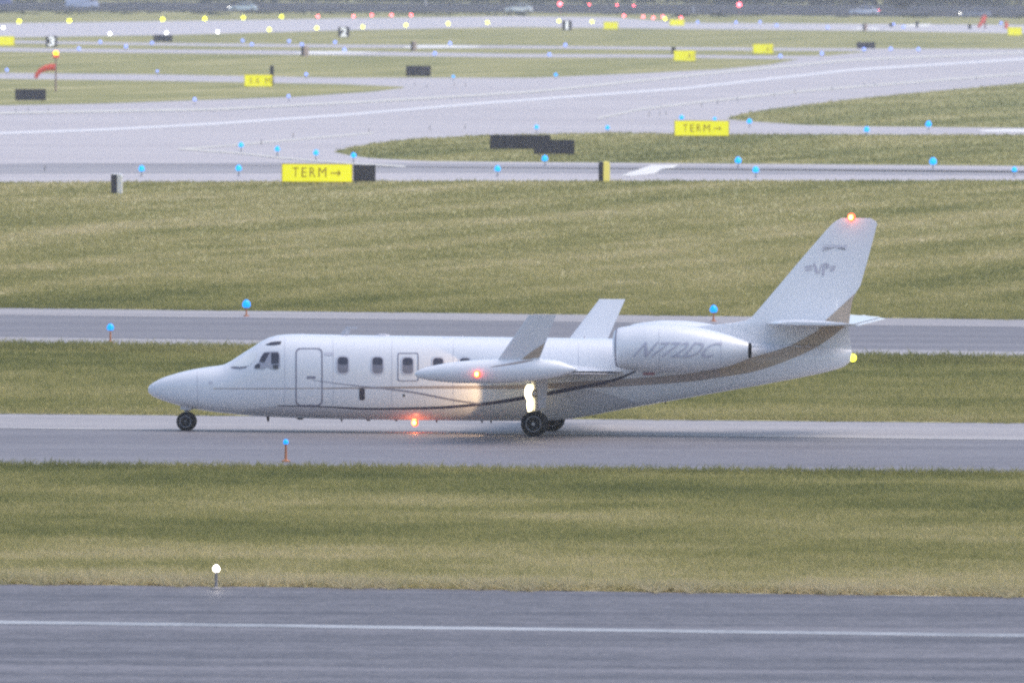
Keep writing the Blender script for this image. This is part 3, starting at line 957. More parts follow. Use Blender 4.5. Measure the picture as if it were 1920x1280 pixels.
ld.color = (1.0, .66, .34)
ld.spot_size = math.radians(88)
ld.spot_blend = .12
ld.shadow_soft_size = .05
lo = bpy.data.objects.new('landing_lamp', ld); COL.objects.link(lo); lo.parent = jet
lo.location = lamp_pos
lo.rotation_euler = Vector((1, 0, .10)).to_track_quat('Z', 'Y').to_euler()

# engines
YN = 1.38
n_top = [(1153, 619.5), (1156, 616), (1165, 613.2), (1190, 609.5), (1222, 606.5), (1260, 607.5), (1300, 612), (1340, 620.5), (1370, 629), (1398, 639), (1406, 642)]
n_bot = [(1153, 684.5), (1157, 688), (1167, 691), (1190, 694), (1222, 697), (1260, 698), (1300, 697), (1340, 692), (1370, 685), (1398, 674.5), (1406, 671.5)]
fnt, fnb = conv(n_top, -YN), conv(n_bot, -YN)
xn0, xn1 = PL(1153, 650, -YN)[0], PL(1404, 655, -YN)[0]
def nac(x):
    zt, zb = fnt(x), fnb(x)
    hz = (zt - zb) / 2
    return (zt + zb) / 2, hz, hz * .94
def nac_y(x, z):
    zc, hz, hy = nac(x)
    u = min(abs((z - zc) / hz), .99)
    return YN + hy * (1 - u * u) ** .5
def nring(x, s, k=1.0, dx=0.0, n=36):
    zc, hz, hy = nac(x)
    return [(x + dx, s * YN + hy * k * math.cos(a), zc + hz * k * math.sin(a)) for a in [2 * math.pi * j / n for j in range(n)]]
for s in (-1, 1):
    m = MB()
    rs = [nring(xn0 + .05, s, .80, .25), nring(xn0 + .02, s, .84), nring(xn0, s, .90, -.02), nring(xn0, s, .96, -.01)]
    rs += [nring(xn0 + (xn1 - xn0) * (i / 40), s) for i in range(41)]
    rs += [nring(xn1, s, .93, .0), nring(xn1, s, .90, -.25)]
    m.rings(rs, cap0=False, cap1=False)
    ng_ = m.build('engine_nacelle', 'paint', jet, True)
    f = MB(); f.rings([nring(xn0 + .035, s, 1.012), nring(xn0 + .065, s, 1.012)], cap0=False, cap1=False); f.build('intake_lip_joint', 'outline', ng_, True)
    f = MB(); f.rings([nring(xn0 + .3, s, .79), nring(xn0 + .3, s, .3), nring(xn0 + .3, s, .02, -.18)]); f.build('fan', 'black', ng_, True)
    f = MB(); f.rings([nring(xn1, s, .905, -.02), nring(xn1, s, .90, .05), nring(xn1, s, .80, .05), nring(xn1, s, .78, -.3)], cap0=False); f.build('exhaust_nozzle', 'black', ng_, True)
    f = MB(); rs = []
    zc = nac((xn0 + xn1) / 2)[0]
    for q in (.5, 1.15):
        rs.append(airfoil(xn0 + .5, xn1 + .35, s * q, zc + .05, .045))
    f.rings(rs); f.build('engine_pylon', 'paint', ng_, True)
    for px in (1236, 1352):
        q = seam(px, 616 if px < 1300 else 630, 692 if px < 1300 else 686, nac_y, -1.85)
        if s > 0: q.v = [(x, -y, z) for x, y, z in q.v]
        q.build('cowl_seam', 'seam', ng_, True)
    # registration letters wrapped on the nacelle
    a, fs = text_mesh('N772DC', 'reg', sub=2)
    mb = MB(); vs = []
    for (u, v, _) in a:
        if s > 0: u2 = u
        else: u2 = u
        px = 1186 + (u2 * 147) + v * 24
        py = 670 - v * 29 + (u2 - .5) * 1.0
        x, y, z = onskin(px, py, nac_y, .014, -1.85)
        vs.append((x, y, z))
    if s > 0:
        xm = min(p[0] for p in vs) + max(p[0] for p in vs)
        vs2 = []
        for x, y, z in vs:
            x = xm - x
            vs2.append((x, nac_y(x, z) + .006, z))
        vs = vs2
    mb.add(vs, fs); mb.build('registration_letters', 'reg', ng_)
    f = patch(rrect(1205, 698, 1228, 703, 2, 3, 2), skin_y, .008)
    if s < 0: f.build('red_warning_placard', 'red_mark', jet, True)

# antennas and lamps of the jet
def spike(px, py0, py1, w, material, name, yl=0.0, lean=0.0):
    xa, za = PL(px, py0, yl); xb, zb = PL(px + lean, py1, yl)
    m = MB(); rs = []
    for (x, z, k) in ((xa, za, 1.0), ((xa + xb) / 2, (za + zb) / 2, .8), (xb, zb, .45)):
        rs.append([(x - w * k / 2, yl, z), (x, yl - .025 * k, z), (x + w * k / 2, yl, z), (x, yl + .025 * k, z)])
    m.rings(rs); return m.build(name, material, jet)
spike(644, 631, 613, .22, 'antenna', 'blade_antenna', lean=9)
bl = MB(); x, z = PL(659, 614, 0); bl.box(x - .13, -.012, z - .02, x + .13, .012, z + .02); bl.build('antenna_arm', 'antenna', jet)
for px, py, rx, rz in ((718, 629.5, .17, .05), (567, 628, .10, .035), (941, 638, .07, .09)):
    x, z = PL(px, py, 0); m = MB(); m.ball((x, 0, z), rx, .08, rz); m.build('roof_fairing', 'antenna', jet, True)
spike(867, 634, 627.5, .05, 'antenna', 'roof_antenna')
spike(1096, 636, 629, .05, 'antenna', 'roof_antenna')
for px, a_, b__, w_ in ((502, 779, 790, .08), (640, 784, 790.5, .05), (562, 781, 786.5, .22), (690, 785, 789, .12), (742, 785, 789, .10), (818, 786, 792, .05), (903, 786, 793, .05), (920, 786, 793, .05), (1247, 750, 757, .05)):
    spike(px, a_, b__, w_, 'antenna_dark', 'belly_antenna', lean=1)
def jet_lamp(px, py, yl, r, core, name='beacon', lens='beacon', off=(.0, .0)):
    x, z = PL(px, py, yl)
    m = MB(); m.ball((x, yl, z), r, r, r * 1.1, 16); o = m.build(name, lens, jet, True)
    if core:
        m = MB(); m.ball((x - r * .1, yl - r * .62, z), r * .62, r * .62, r * .7, 12); m.build('bulb', 'beacon_core', o, True)
jet_lamp(1596.5, 407.5, 0, .085, True)
jet_lamp(778, 792, 0, .08, True)
jet_lamp(895, 701, -6.82, .075, True, 'navigation_light')
jet_lamp(1599, 670.5, 0, .085, False, 'tail_light', 'nav_tail')
for (px, py, yl, e, c) in ((1596.5, 403, -.25, 1.0, (1, .15, .04)), (778, 801, -.45, 2.6, (1, .16, .06)), (895, 704, -7.05, .35, (1, .15, .1))):
    x, z = PL(px, py, yl)
    d = bpy.data.lights.new('beacon_glow', 'POINT'); d.energy = e; d.color = c; d.shadow_soft_size = .05
    o = bpy.data.objects.new('beacon_glow', d); COL.objects.link(o); o.parent = jet; o.location = (x, yl, z)

# ------------------------------------------------------------------ airfield lights
ORD = ['first', 'second', 'third', 'fourth', 'fifth', 'sixth', 'seventh', 'eighth', 'ninth', 'tenth', 'eleventh', 'twelfth', 'thirteenth', 'fourteenth', 'fifteenth',
       'sixteenth', 'seventeenth', 'eighteenth', 'nineteenth', 'twentieth']
_light_mesh = {}
def fixture(px, py, material, r, label, group, cat='airfield light', h=.36, stake='stake_grey', name='airfield_light'):
    p = G(px, py, h)
    key = (material, round(r, 3), round(h, 2), stake)
    if key not in _light_mesh:
        b_ = MB(); b_.lathe([(0, .09), (.03, .09), (.05, .03), (h - r * .9, .022), (h - r * .6, r * .55)], (0, 0, 0), 'Z', 10)
        l_ = MB(); l_.lathe([(-r * .75, r * .62), (-r * .4, r * .95), (0, r), (r * .5, r * .86), (r * .95, r * .5), (r * 1.15, r * .12)], (0, 0, h), 'Z', 14)
        _light_mesh[key] = (b_.mesh('stake', stake, True), l_.mesh('lens', material, True))
    root = empty(name, (p.x, p.y, .006))
    tag(root, label, cat, group)
    link('stake', _light_mesh[key][0], root)
    link('lens', _light_mesh[key][1], root)
    return root

B = 'blue taxiway edge lights'
single = [
    (536, 829, 'blue_near', .058, 'blue light on an orange stake on the near taxiway edge, below the jet door', .42),
    (207, 614.5, 'blue_near', .10, 'blue light at the near edge of the cross taxiway, up left of the jet nose', .42),
    (462, 571, 'blue_near', .125, 'blue light on the far edge of the cross taxiway, above the jet cockpit', .36),
    (1338, 580.5, 'blue_near', .115, 'blue light on the far edge of the cross taxiway, above the jet engine', .36),
    (265.5, 317, 'blue_mid', .15, 'leftmost bright blue light, right above the black and white end-on sign', .36),
    (447.5, 316, 'blue_mid', .15, 'blue light left of the nearest yellow TERM sign, level with its top', .36),
    (452, 272.5, 'blue_mid', .14, 'leftmost of four blue lights stepping down towards the point of the turf island', .36),
    (520, 280, 'blue_mid', .14, 'second of four blue lights stepping down, left of the near TERM sign letters', .36),
    (592.5, 287, 'blue_mid', .14, 'third of four blue lights stepping down, above the letters of the near TERM sign', .36),
    (663, 292, 'blue_mid', .14, 'last of four blue lights stepping down, above the dark box by the TERM sign', .36),
    (933, 317, 'blue_mid', .15, 'blue light in front of the turf island, below the left dark sign back', .36),
    (1021.5, 298, 'blue_mid', .16, 'blue light just below the two overlapping dark sign backs', .36),
    (1006, 239, 'blue_mid', .13, 'blue light just above the two overlapping dark sign backs', .36),
    (1139, 240, 'blue_mid', .13, 'blue light between the dark sign backs and the far TERM sign', .36),
    (1278, 221, 'blue_mid', .15, 'blue light above the left end of the far TERM sign', .36),
    (1340, 223.5, 'blue_mid', .11, 'small blue light above the right end of the far TERM sign', .36),
    (1405, 228, 'blue_mid', .16, 'blue light right of the far TERM sign by the tip of the right turf island', .36),
    (1384, 301.5, 'blue_mid', .17, 'upper of two close blue lights right of the white painted patch', .36),
    (1417, 319, 'blue_mid', .16, 'lower of two close blue lights right of the white painted patch', .36),
    (1625, 243.5, 'blue_mid', .17, 'blue light on the near edge of the strip below the right turf island', .36),
    (1741, 233.5, 'blue_mid', .19, 'blue light on the lower edge of the right turf island', .36),
    (1749.5, 303.5, 'blue_mid', .19, 'blue light at the lower right of the long turf island', .36),
    (1902, 318.5, 'blue_mid', .13, 'blue light at the right rim of the photo in front of the long island', .36),
    (850, 144, 'blue_mid', .12, 'small blue light right of the lone dark sign back in the upper field', .36),
    (1042, 141, 'blue_mid', .15, 'blue light where the upper field meets the diagonal taxiway, mid photo', .36),
    (365, 187, 'blue_far', .13, 'left of two small blue lights on the lower rim of the left turf island', .36),
    (541, 181, 'blue_far', .13, 'right of two small blue lights on the lower rim of the left turf island', .36),
    (13, 132, 'blue_far', .15, 'pale blue light at the left rim of the photo, left of the windsock', .36),
    (295, 134, 'blue_far', .12, 'pale blue light in the grass between the windsock and the half hidden yellow sign', .36),
    (574, 140, 'blue_far', .15, 'pale blue light right of the yellow sign with the thin post', .36),
]
for px, py, mt, r, lab, h in single:
    fixture(px, py, mt, r, lab, B, h=h, stake='stake' if py > 500 else 'stake_grey')
def row(pts, mt, r, colour, where, group):
    for i, (px, py) in enumerate(sorted(pts)):
        lab = f'{ORD[i]} {colour} light from the left {where}'
        if i == len(pts) - 1: lab = f'rightmost {colour} light {where}'
        fixture(px, py, mt, r, lab, group)
row([(148, 92), (188, 79.5), (236, 88), (285, 81), (455, 77), (472, 84), (542, 78), (566, 84), (628, 80), (646, 94), (815, 101), (844, 82), (1030, 103), (1060, 85)], 'blue_far', .20, 'pale blue',
    'along the two thin far strips', 'pale blue lights along the far strips')
row([(1463, 106), (1541, 101), (1620, 93), (1670, 92), (1722, 93)], 'blue_far', .20, 'pale blue', 'where far strips join the apron, upper right', 'pale blue lights by the apron corner')
row([(1308, 42), (1380, 42.5), (1425, 42), (1456, 48), (1552, 52), (1675, 46), (1694, 51), (1877, 44)], 'blue_far', .22, 'pale blue', 'on the far runway continuation, upper right', 'pale blue lights by the far runway')
row([(36, 41), (130, 40), (305, 37), (384, 36), (456, 34), (528, 32)], 'yellow_lamp', .26, 'strong yellow', "along the far runway's far edge", 'strong yellow runway lights')
row([(505, 56), (594, 53), (680, 51), (761, 48), (840, 45), (914, 43), (1048, 40), (1110, 41.5), (1247, 36)], 'yellow_small', .22, 'small yellow', "along the far runway's near edge", 'small yellow runway lights')
row([(6, 52.5), (206, 64), (312, 62), (408, 61)], 'white_lamp', .16, 'bright white', "on the far runway's near side", 'white far runway lights')
row([(596, 31.5), (663, 31), (697, 29), (734, 29), (771, 29)], 'red_lamp', .20, 'red', "on the far runway's far edge, left group", 'red runway end lights, left group')
row([(1170, 30), (1206, 32), (1225, 34), (1243, 32), (1277, 34)], 'red_lamp', .20, 'red', 'beyond the far yellow signs, right group', 'red runway end lights, right group')
fixture(405.5, 1066.5, 'white_near', .06, 'single glaring white runway edge light in the dry verge near the camera', None, h=.36)
# tall red obstruction lights on poles by the road
def pole_lamp(px, py, pyb, mt, r, label, name='obstruction_light'):
    b0 = G(px, pyb); s0 = scale_at(b0.y); h = (pyb - py) / s0
    e = empty(name, (b0.x, b0.y, .004)); tag(e, label, 'obstruction light', 'red lamps on poles by the road')
    m = MB(); m.tube([(0, 0, 0), (0, 0, h)], [.12, .08], 8); m.build('pole', 'pole', e, True)
    m = MB(); m.ball((0, 0, h), r); m.build('lens', mt, e, True)
pole_lamp(1050, 8, 26, 'red_lamp', .34, 'red lamp on a pole right of the white car in mid photo')
pole_lamp(1386, 9.5, 28, 'red_lamp', .36, 'red lamp on a pole left of the car with the red tail light')
for i, px in enumerate((1105, 1157, 1188)):
    pole_lamp(px, 9 + i, 22, 'red_small', .14, ['faint red lamp, first right of the mid photo pole lamp', 'faint red lamp, second right of the mid photo pole lamp', 'faint red lamp, third right of the mid photo pole lamp'][i])
for px, y0, y1, lab in ((798, -6, 10, 'thin white post standing beyond the far runway left of the white car'), (1300, 12, 25, 'thin white post left of the right hand red pole lamp')):
    b0 = G(px, y1); h = (y1 - y0) / scale_at(b0.y)
    m = MB(); m.tube([(0, 0, 0), (0, 0, h)], .13, 8); o = m.build('marker_post', 'sign_white'); o.location = (b0.x, b0.y, .004); tag(o, lab, 'post')

# thin dark reflector stakes on the apron
refl = [(30, 212), (53, 210), (90, 211), (84, 322), (490, 272), (550, 259), (692, 250), (806, 245), (872, 242), (778, 162), (800, 165), (852, 162), (873, 163), (1217, 219), (1237, 217), (1249, 216),
        (1315, 201), (1345, 196), (1383, 191), (1452, 182), (1490, 176), (1560, 170), (1621, 163), (1640, 161), (1831, 150)]
rm = MB(); rm.tube([(0, 0, 0), (0, 0, .3)], .028, 6); rm = rm.mesh('reflector_stake', 'stake_grey', True)
for i, (px, py) in enumerate(sorted(refl)):
    g = G(px, py); o = link('reflector_stake', rm); o.location = (g.x, g.y, .006)
    o.scale = (1, 1, random.uniform(.85, 1.15))
    tag(o, f'thin dark stake on the apron, {ORD[i] if i < 20 else ["fifth from last", "fourth from last", "third from last", "next to last", "last"][i - 20]} counted from the left', 'reflector stake', 'thin dark stakes scattered over the apron')

# ------------------------------------------------------------------ signs
def arrow(mb, x0, x1, zc, h, y):
    t = h * .09
    mb.box(x0, y - .01, zc - t, x1 - .02, y, zc + t)
    for q in (1, -1):
        mb.add([(x1, y - .01, zc), (x1 - h * .35, y - .01, zc + q * h * .42), (x1 - h * .50, y - .01, zc + q * h * .34), (x1 - h * .2, y - .01, zc),
                (x1, y, zc), (x1 - h * .35, y, zc + q * h * .42), (x1 - h * .50, y, zc + q * h * .34), (x1 - h * .2, y, zc)],
               [(0, 1, 2, 3), (7, 6, 5, 4), (0, 4, 5, 1), (1, 5, 6, 2), (2, 6, 7, 3), (3, 7, 4, 0)])
def letters(root, body, x0, x1, z0, z1, y, material, name='lettering'):
    a, fs = text_mesh(body, material, offset=.03 if body in '123' else 0.0)
    mb = MB(); n = len(a)
    mb.add([(x0 + u * (x1 - x0), y, z0 + v * (z1 - z0)) for u, v, _ in a], fs)
    return mb.build(name, material, root)
def sign(x0, y0, x1, y1, kind, label, cat='airfield sign', group=None, text=None, dep=.28, rz=0.0, panels=1, name='airfield_sign'):
    """box sign: housing on short legs, face towards the camera"""
    leg = .12
    mid = (x0 + x1) / 2
    g = G(mid, y1 + leg * (y1 + 90) / CAM_H)
    s = scale_at(g.y)
    W, H = (x1 - x0) / s, (y1 - y0) / s
    e = empty(name, (g.x, g.y, .004), rz); tag(e, label, cat, group)
    z0, z1 = leg, leg + H
    m = MB()
    for k in range(2 if W > .8 else 1):
        q = (-W * .38 + k * W * .76) if W > .8 else 0
        l_ = MB(); l_.tube([(q, 0, 0), (q, 0, leg + .02)], .035, 8); l_.build('leg', 'stake_grey', e, True)
    fr = {'yellow': 'sign_edge', 'dark': 'sign_back', 'number': 'sign_back'}[kind]
    hb = MB(); bv = .035
    hb.rings([[(-W / 2, y, z0), (W / 2, y, z0), (W / 2, y, z1), (-W / 2, y, z1)] for y in (-dep / 2, dep / 2)])
    hb.build('housing', fr, e)
    pw = (W - .06) / panels
    for k in range(panels):
        xa = -W / 2 + .03 + k * pw + .008; xb = xa + pw - .016
        f = MB(); f.box(xa, -dep / 2 - .025, z0 + .035, xb, -dep / 2 - .002, z1 - .03)
        f.build('face_panel' if kind != 'dark' else 'back_panel', {'yellow': 'sign_yellow', 'dark': 'sign_back', 'number': 'sign_back'}[kind], e)
    return e, W, H, z0, -dep / 2 - .03
e, W, H, z0, yf = sign(528, 307.5, 661, 342, 'yellow', 'nearest lit yellow sign reading TERM with arrow, in front of the apron', text=1)
e_, W_, H_ = e, W, H
k = W / 133
for ch, xa, xb in (('T', 21, 31.5), ('E', 37.5, 47), ('R', 52.5, 63.5), ('M', 69, 84)):
    letters(e, ch, -W / 2 + xa * k, -W / 2 + xb * k, z0 + H * .28, z0 + H * .80, yf, 'sign_letter')
m = MB(); arrow(m, -W / 2 + 92 * k, -W / 2 + 111 * k, z0 + H * .50, .32, yf); m.build('arrow', 'sign_letter', e)
sign(662.5, 309.5, 704, 340, 'dark', 'small dark sign box attached to the right of the nearest TERM sign', dep=.24)
e, W, H, z0, yf = sign(1264, 226.5, 1367, 255.5, 'yellow', 'farther lit yellow TERM sign at the tip of the right turf island')
k = W / 103
for ch, xa, xb in (('T', 17, 25), ('E', 30, 37.5), ('R', 42, 50.5), ('M', 55, 67)):
    letters(e, ch, -W / 2 + xa * k, -W / 2 + xb * k, z0 + H * .28, z0 + H * .76, yf, 'sign_letter')
m = MB(); arrow(m, -W / 2 + 74 * k, -W / 2 + 88 * k, z0 + H * .50, .28, yf); m.build('arrow', 'sign_letter', e)
e, W, H, z0, yf = sign(458, 140.5, 511, 163, 'yellow', 'lit yellow sign with lettering beside a thin dark post, upper left field', panels=2)
letters(e, 'E A', -W * .30, W * .05, z0 + H * .25, z0 + H * .75, yf, 'sign_edge')
letters(e, 'M', W * .25, W * .45, z0 + H * .2, z0 + H * .75, yf, 'sign_letter')
DG = 'dark backs of airfield signs'
sign(28.5, 167.5, 86, 188.5, 'dark', 'dark sign back below the windsock at the left rim', group=DG, panels=3)
sign(761, 124, 808, 143, 'dark', 'lone dark sign back in the middle of the upper field', group=DG, panels=2)
sign(918.5, 253.5, 1032, 279.5, 'dark', 'longer dark sign back, left one of the overlapping pair on the long island', group=DG, panels=4)
sign(1001, 262.5, 1077, 289, 'dark', 'shorter dark sign back, right one of the overlapping pair on the long island', group=DG, panels=3)
sign(1606, 79.5, 1641, 91, 'dark', 'flat dark sign back at the far corner of the apron, upper right', group=DG, panels=2)
sign(287.5, 66, 323.5, 78.5, 'dark', 'dark sign back with a white light in front on the far runway edge', group=DG, panels=2)
YG = 'small yellow lit signs far away'
for (x0, y0, x1, y1, lab) in ((-8, 68.5, 27, 86, 'lit yellow sign cut by the left rim, left of the number 3 board'), (1263, 95, 1304, 115, 'lit yellow sign in the upper field with small dark box behind its left end'),
                              (1411.5, 83, 1450, 101, 'lit yellow sign at the thin far strips, left of the flat dark sign'), (1131.5, 41.5, 1159, 55.5, 'lit yellow sign right of the number 1 board'),
                              (1255.5, 37, 1283, 48.5, 'farthest lit yellow sign among the right group of red lights'), (1889, 51.5, 1916, 67, 'lit yellow sign at the right rim by the orange markers')):
    e, W, H, z0, yf = sign(x0, y0, x1, y1, 'yellow', lab, group=YG, panels=2)
    if x0 > 1260 and x0 < 1420: letters(e, 'A1', W * .12, W * .42, z0 + H * .2, z0 + H * .75, yf, 'sign_edge')
for x0, y0, x1, y1, tx, lab in ((86, 68, 107, 88, '3', 'black board with white number 3, left of the far runway lights'), (634, 51, 655, 70, '2', 'black board with white number 2 below the far runway'),
                                (1054, 39, 1072, 57, '1', 'black board with white number 1 below the bright far runway')):
    e, W, H, z0, yf = sign(x0, y0, x1, y1, 'number', lab, 'distance board', 'runway distance boards', name='distance_board')
    q = .13 if tx == '1' else .30
    letters(e, tx, -W * q, W * q, z0 + H * .06, z0 + H * .94, yf, 'numeral_white', 'numeral')
# signs seen end-on: dark face at the left, coloured edge at the right
def endon(x0, y0, x1, y1, split, side, label, topc=None):
    leg = .05
    g = G((x0 + x1) / 2, y1 + 1); s = scale_at(g.y)
    W, H = (x1 - x0) / s, (y1 - y0) / s
    e = empty('airfield_sign', (g.x, g.y, .004)); tag(e, label, 'airfield sign', 'signs seen end on')
    d = 1.8
    xs_ = -W / 2 + split * W
    # dark housing half and coloured face half, each a long box running away from the camera
    a = MB(); a.box(-W / 2, -.1, 0, xs_, d, H - .02); a.build('housing', 'sign_back', e)
    b_ = MB(); r_ = .08
    b_.rings([[(xs_ + .003, y, .0), (W / 2, y, 0), (W / 2, y, H - r_), (W / 2 - r_, y, H), (xs_ + .003, y, H)] for y in (-.1, d)]); b_.build('face_panel', side, e)
    if topc:
        c = MB(); c.box(-W / 2 + .03, -.1, H - .018, xs_, d, H + .015); c.build('top_cap', side, e)
    return e
endon(208, 326, 228, 363, .58, 'sign_white', 'end-on sign, black with white edge and top, in the field at left', True)
endon(1122.5, 303, 1143.5, 340, .42, 'sign_pale_yellow', 'end-on sign, black beside pale yellow, left of the white painted patch')
endon(564.5, 86, 578, 105, .38, 'sign_pale', 'small end-on sign with pinkish edge on the thin far strip, left of middle')
endon(770, 77, 781, 94.5, .42, 'sign_pale', 'small end-on sign with peach edge amid the bright glare patch')
endon(1618, 44, 1626.5, 57, .45, 'sign_pale', 'tiny end-on sign with peach edge at the far right glare patch')
for x0, y0, x1, y1, lab in ((506, 125, 513, 160, 'thin dark post rising behind the right end of the yellow lettered sign'), (1259, 90, 1267, 102, 'small dark box behind the left end of a yellow sign'),
                            (1667, 45, 1674, 51, 'tiny dark box on the far strip, upper right'), (1717, 41, 1722, 52, 'tiny dark post amid the far right white glare patch'), (1815, 47, 1821, 55, 'tiny dark box left of the drooping orange windsock')):
    g = G((x0 + x1) / 2, y1); s = scale_at(g.y); W, H = (x1 - x0) / s, (y1 - y0) / s
    e = empty('marker_post', (g.x, g.y, .004)); tag(e, lab, 'post')
    m = MB(); m.box(-W / 2, -W / 2, 0, W / 2, W / 2, H); m.build('shaft', 'sign_back', e)
    m = MB(); m.box(-W / 2 - .03, -W / 2 - .03, H + .002, W / 2 + .03, W / 2 + .03, H + .06); m.build('cap', 'antenna_dark', e)

# ------------------------------------------------------------------ windsocks
def windsock(px, pyt, pyb, sock, label, lamp=True, pole_r=.05):
    g = G(px, pyb); s = scale_at(g.y); h = (pyb - pyt) / s
    e = empty('windsock', (g.x, g.y, .004)); tag(e, label, 'windsock')
    m = MB(); m.tube([(0, 0, 0), (0, 0, h)], [pole_r * 1.4, pole_r], 10); m.build('pole', 'pole', e, True)
    pts = [((x - px) / s, -.05 * i, (pyb - y) / s) for i, (x, y, r) in enumerate(sock)]
    m = MB(); m.tube(pts, [r / s for _, _, r in sock], 16); m.build('sock', 'windsock', e, True)
    m = MB(); rr = sock[0][2] / s; c = pts[0]
    m.tube([(c[0] + .02, c[1] + rr * math.cos(t), c[2] + rr * math.sin(t)) for t in [2 * math.pi * k / 16 for k in range(17)]], .03, 6); m.build('hoop', 'pole', e, True)
    if lamp:
        m = MB(); m.ball((0, 0, h - .05), .17, .17, .2); l_ = m.build('lamp', 'windsock_lamp', e, True)
        m = MB(); m.lathe([(-.42, .24), (-.3, .26), (-.15, .10)], (0, 0, h - .0), 'Z', 12); m.build('lamp_shade', 'windsock', e, True)
M['windsock_lamp'] = glow('windsock_lamp_lens', (1.0, .35, .0), 5)
windsock(104.5, 99, 172, [(104, 126.5, 6.0), (95, 126.5, 6.2), (84, 129, 5.4), (76, 133, 4.6), (70, 139, 4.0), (67, 146.5, 3.4)], 'orange windsock on a thin pole with a lit lamp on top, upper left')
windsock(1847, 26, 55, [(1848, 31, 3.8), (1844, 35, 4.4), (1842, 41, 4), (1838, 46, 3), (1834, 52, 2.4)], 'drooping orange windsock at the far right below the dark car', False, .09)
g = G(1887, 54); s0 = scale_at(g.y)
e = empty('orange_marker', (g.x, g.y, .004)); tag(e, 'small orange cone shaped marker left of the yellow sign at the right rim', 'marker')
m = MB(); m.lathe([(0, .35), (.15, .3), (14 / s0, .1)], (0, 0, 0), 'Z', 12); m.build('cone', 'windsock', e, True)
m = MB(); m.box(-.45, -.45, 0, .45, .45, .04); m.build('foot', 'pole', e)

# ------------------------------------------------------------------ cars on the perimeter road
def car(px, pyb, length, body_col, label, kind='sedan', head=False, tail=False):
    g = G(px, pyb)
    e = empty('parked_car' if False else 'car', (g.x, g.y, .006)); tag(e, label, 'car' if kind == 'sedan' else 'van', 'cars on the road at the top of the photo')
    L_ = length * 1.08
    e.scale = (1, 1, 1.2)
    mname = 'car_' + str(len(M)); M[mname] = mat(mname + '_paint', body_col, .25, coat=.8)
    if kind == 'sedan':
        low_ = [(-.5, .35), (-.5, .62), (-.47, .74), (-.30, .86), (-.22, .93), (.36, .98), (.47, .95), (.5, .80), (.5, .35)]
        cab = [(-.24, .92), (-.10, 1.38), (-.02, 1.46), (.18, 1.46), (.28, 1.36), (.40, .97)]
        wid = .86
    else:
        low_ = [(-.5, .4), (-.5, 1.95), (-.46, 2.1), (.30, 2.1), (.36, 2.0), (.42, 1.3), (.5, 1.1), (.5, .4)]
        cab = [(.20, 1.28), (.22, 1.9), (.34, 1.9), (.41, 1.3)]
        wid = .95
    m = MB(); rs = []
    for y, k in ((-wid, .94), (-wid + .08, 1), (wid - .08, 1), (wid, .94)):
        rs.append([(a * L_ * (k if abs(a) > .4 else 1), y, .35 + (z - .35) * (1 - (1 - k) * .6)) for a, z in low_])
    m.rings(rs); m.build('body', mname, e, True)
    if kind == 'sedan':
        m = MB(); rs = []
        for y, k in ((-wid + .16, 1), (-wid + .22, 1), (wid - .22, 1), (wid - .16, 1)):
            rs.append([(a * L_, y * (1 if z < 1.2 else .86), z) for a, z in cab])
        m.rings(rs); c = m.build('cabin', mname, e, True)
    else:
        c = e
    gl = [(-.21, .97), (-.095, 1.33), (.03, 1.38), (.03, .98)] if kind == 'sedan' else [(.22, 1.3), (.23, 1.85), (.33, 1.85), (.395, 1.32)]
    gl2 = [(.05, .98), (.05, 1.38), (.18, 1.38), (.25, 1.3), (.34, 1.0)] if kind == 'sedan' else None
    for poly in (gl, gl2):
        if not poly: continue
        for s in (-1, 1):
            y = (wid - .13) * s if kind == 'sedan' else wid * s
            m = MB(); m.rings([[(a * L_, (y + q * s) * (1 if (z < 1.2 or kind != 'sedan') else .88), z) for a, z in poly] for q in (0, .02)]); m.build('window', 'glass', e)
    for a in (-.31, .31):
        for s in (-1, 1):
            t = MB(); t.lathe([(-.11, .2), (-.11, .30), (-.06, .34), (.06, .34), (.11, .30), (.11, .2)], (a * L_, s * (wid - .08), .34), 'Y', 18)
            ty = t.build('wheel', 'tyre', e, True)
            t = MB(); t.lathe([(-.12, .02), (-.12, .2), (.12, .2), (.12, .02)], (a * L_, s * (wid - .08), .34), 'Y', 14); t.build('rim', 'rim', ty, True)
    for s in (-1, 1):
        m = MB(); m.ball((-.49 * L_ if kind == 'sedan' else .49 * L_, s * (wid - .22), .68), .10, .14, .10); m.build('headlight', 'head_on' if head else 'rim', e, True)
        m = MB(); m.ball((.49 * L_ if kind == 'sedan' else -.49 * L_, s * (wid - .16), .78), .07, .14, .14); m.build('tail_light', 'tail_on' if tail else 'tail_off', e, True)
M['head_on'] = glow('car_headlight', (1.0, .95, .85), 7)
M['tail_on'] = glow('car_tail_light', (1.0, .05, .12), 5)
M['tail_off'] = mat('tail_light_unlit', (.3, .02, .02), .3)
car(456, 23, 4.7, (.60, .70, .78), 'pale blue grey sedan with lit headlight, on the road at upper left', head=True)
car(973, 25.5, 4.6, (.85, .9, .92), 'white sedan on the road in the middle of the photo top')
car(1620, 30, 4.8, (.72, .74, .84), 'silver sedan with glowing red tail light at upper right', head=False, tail=True)
car(1829, 35, 4.9, (.22, .24, .34), 'dark blue grey sedan above the drooping orange windsock', head=True)
car(154, 18, 5.6, (.62, .66, .82), 'pale blue van with white nose at the upper left', 'van')
car(-4, 13, 5.0, (.14, .16, .34), 'dark blue van cut by the upper left corner', 'van')

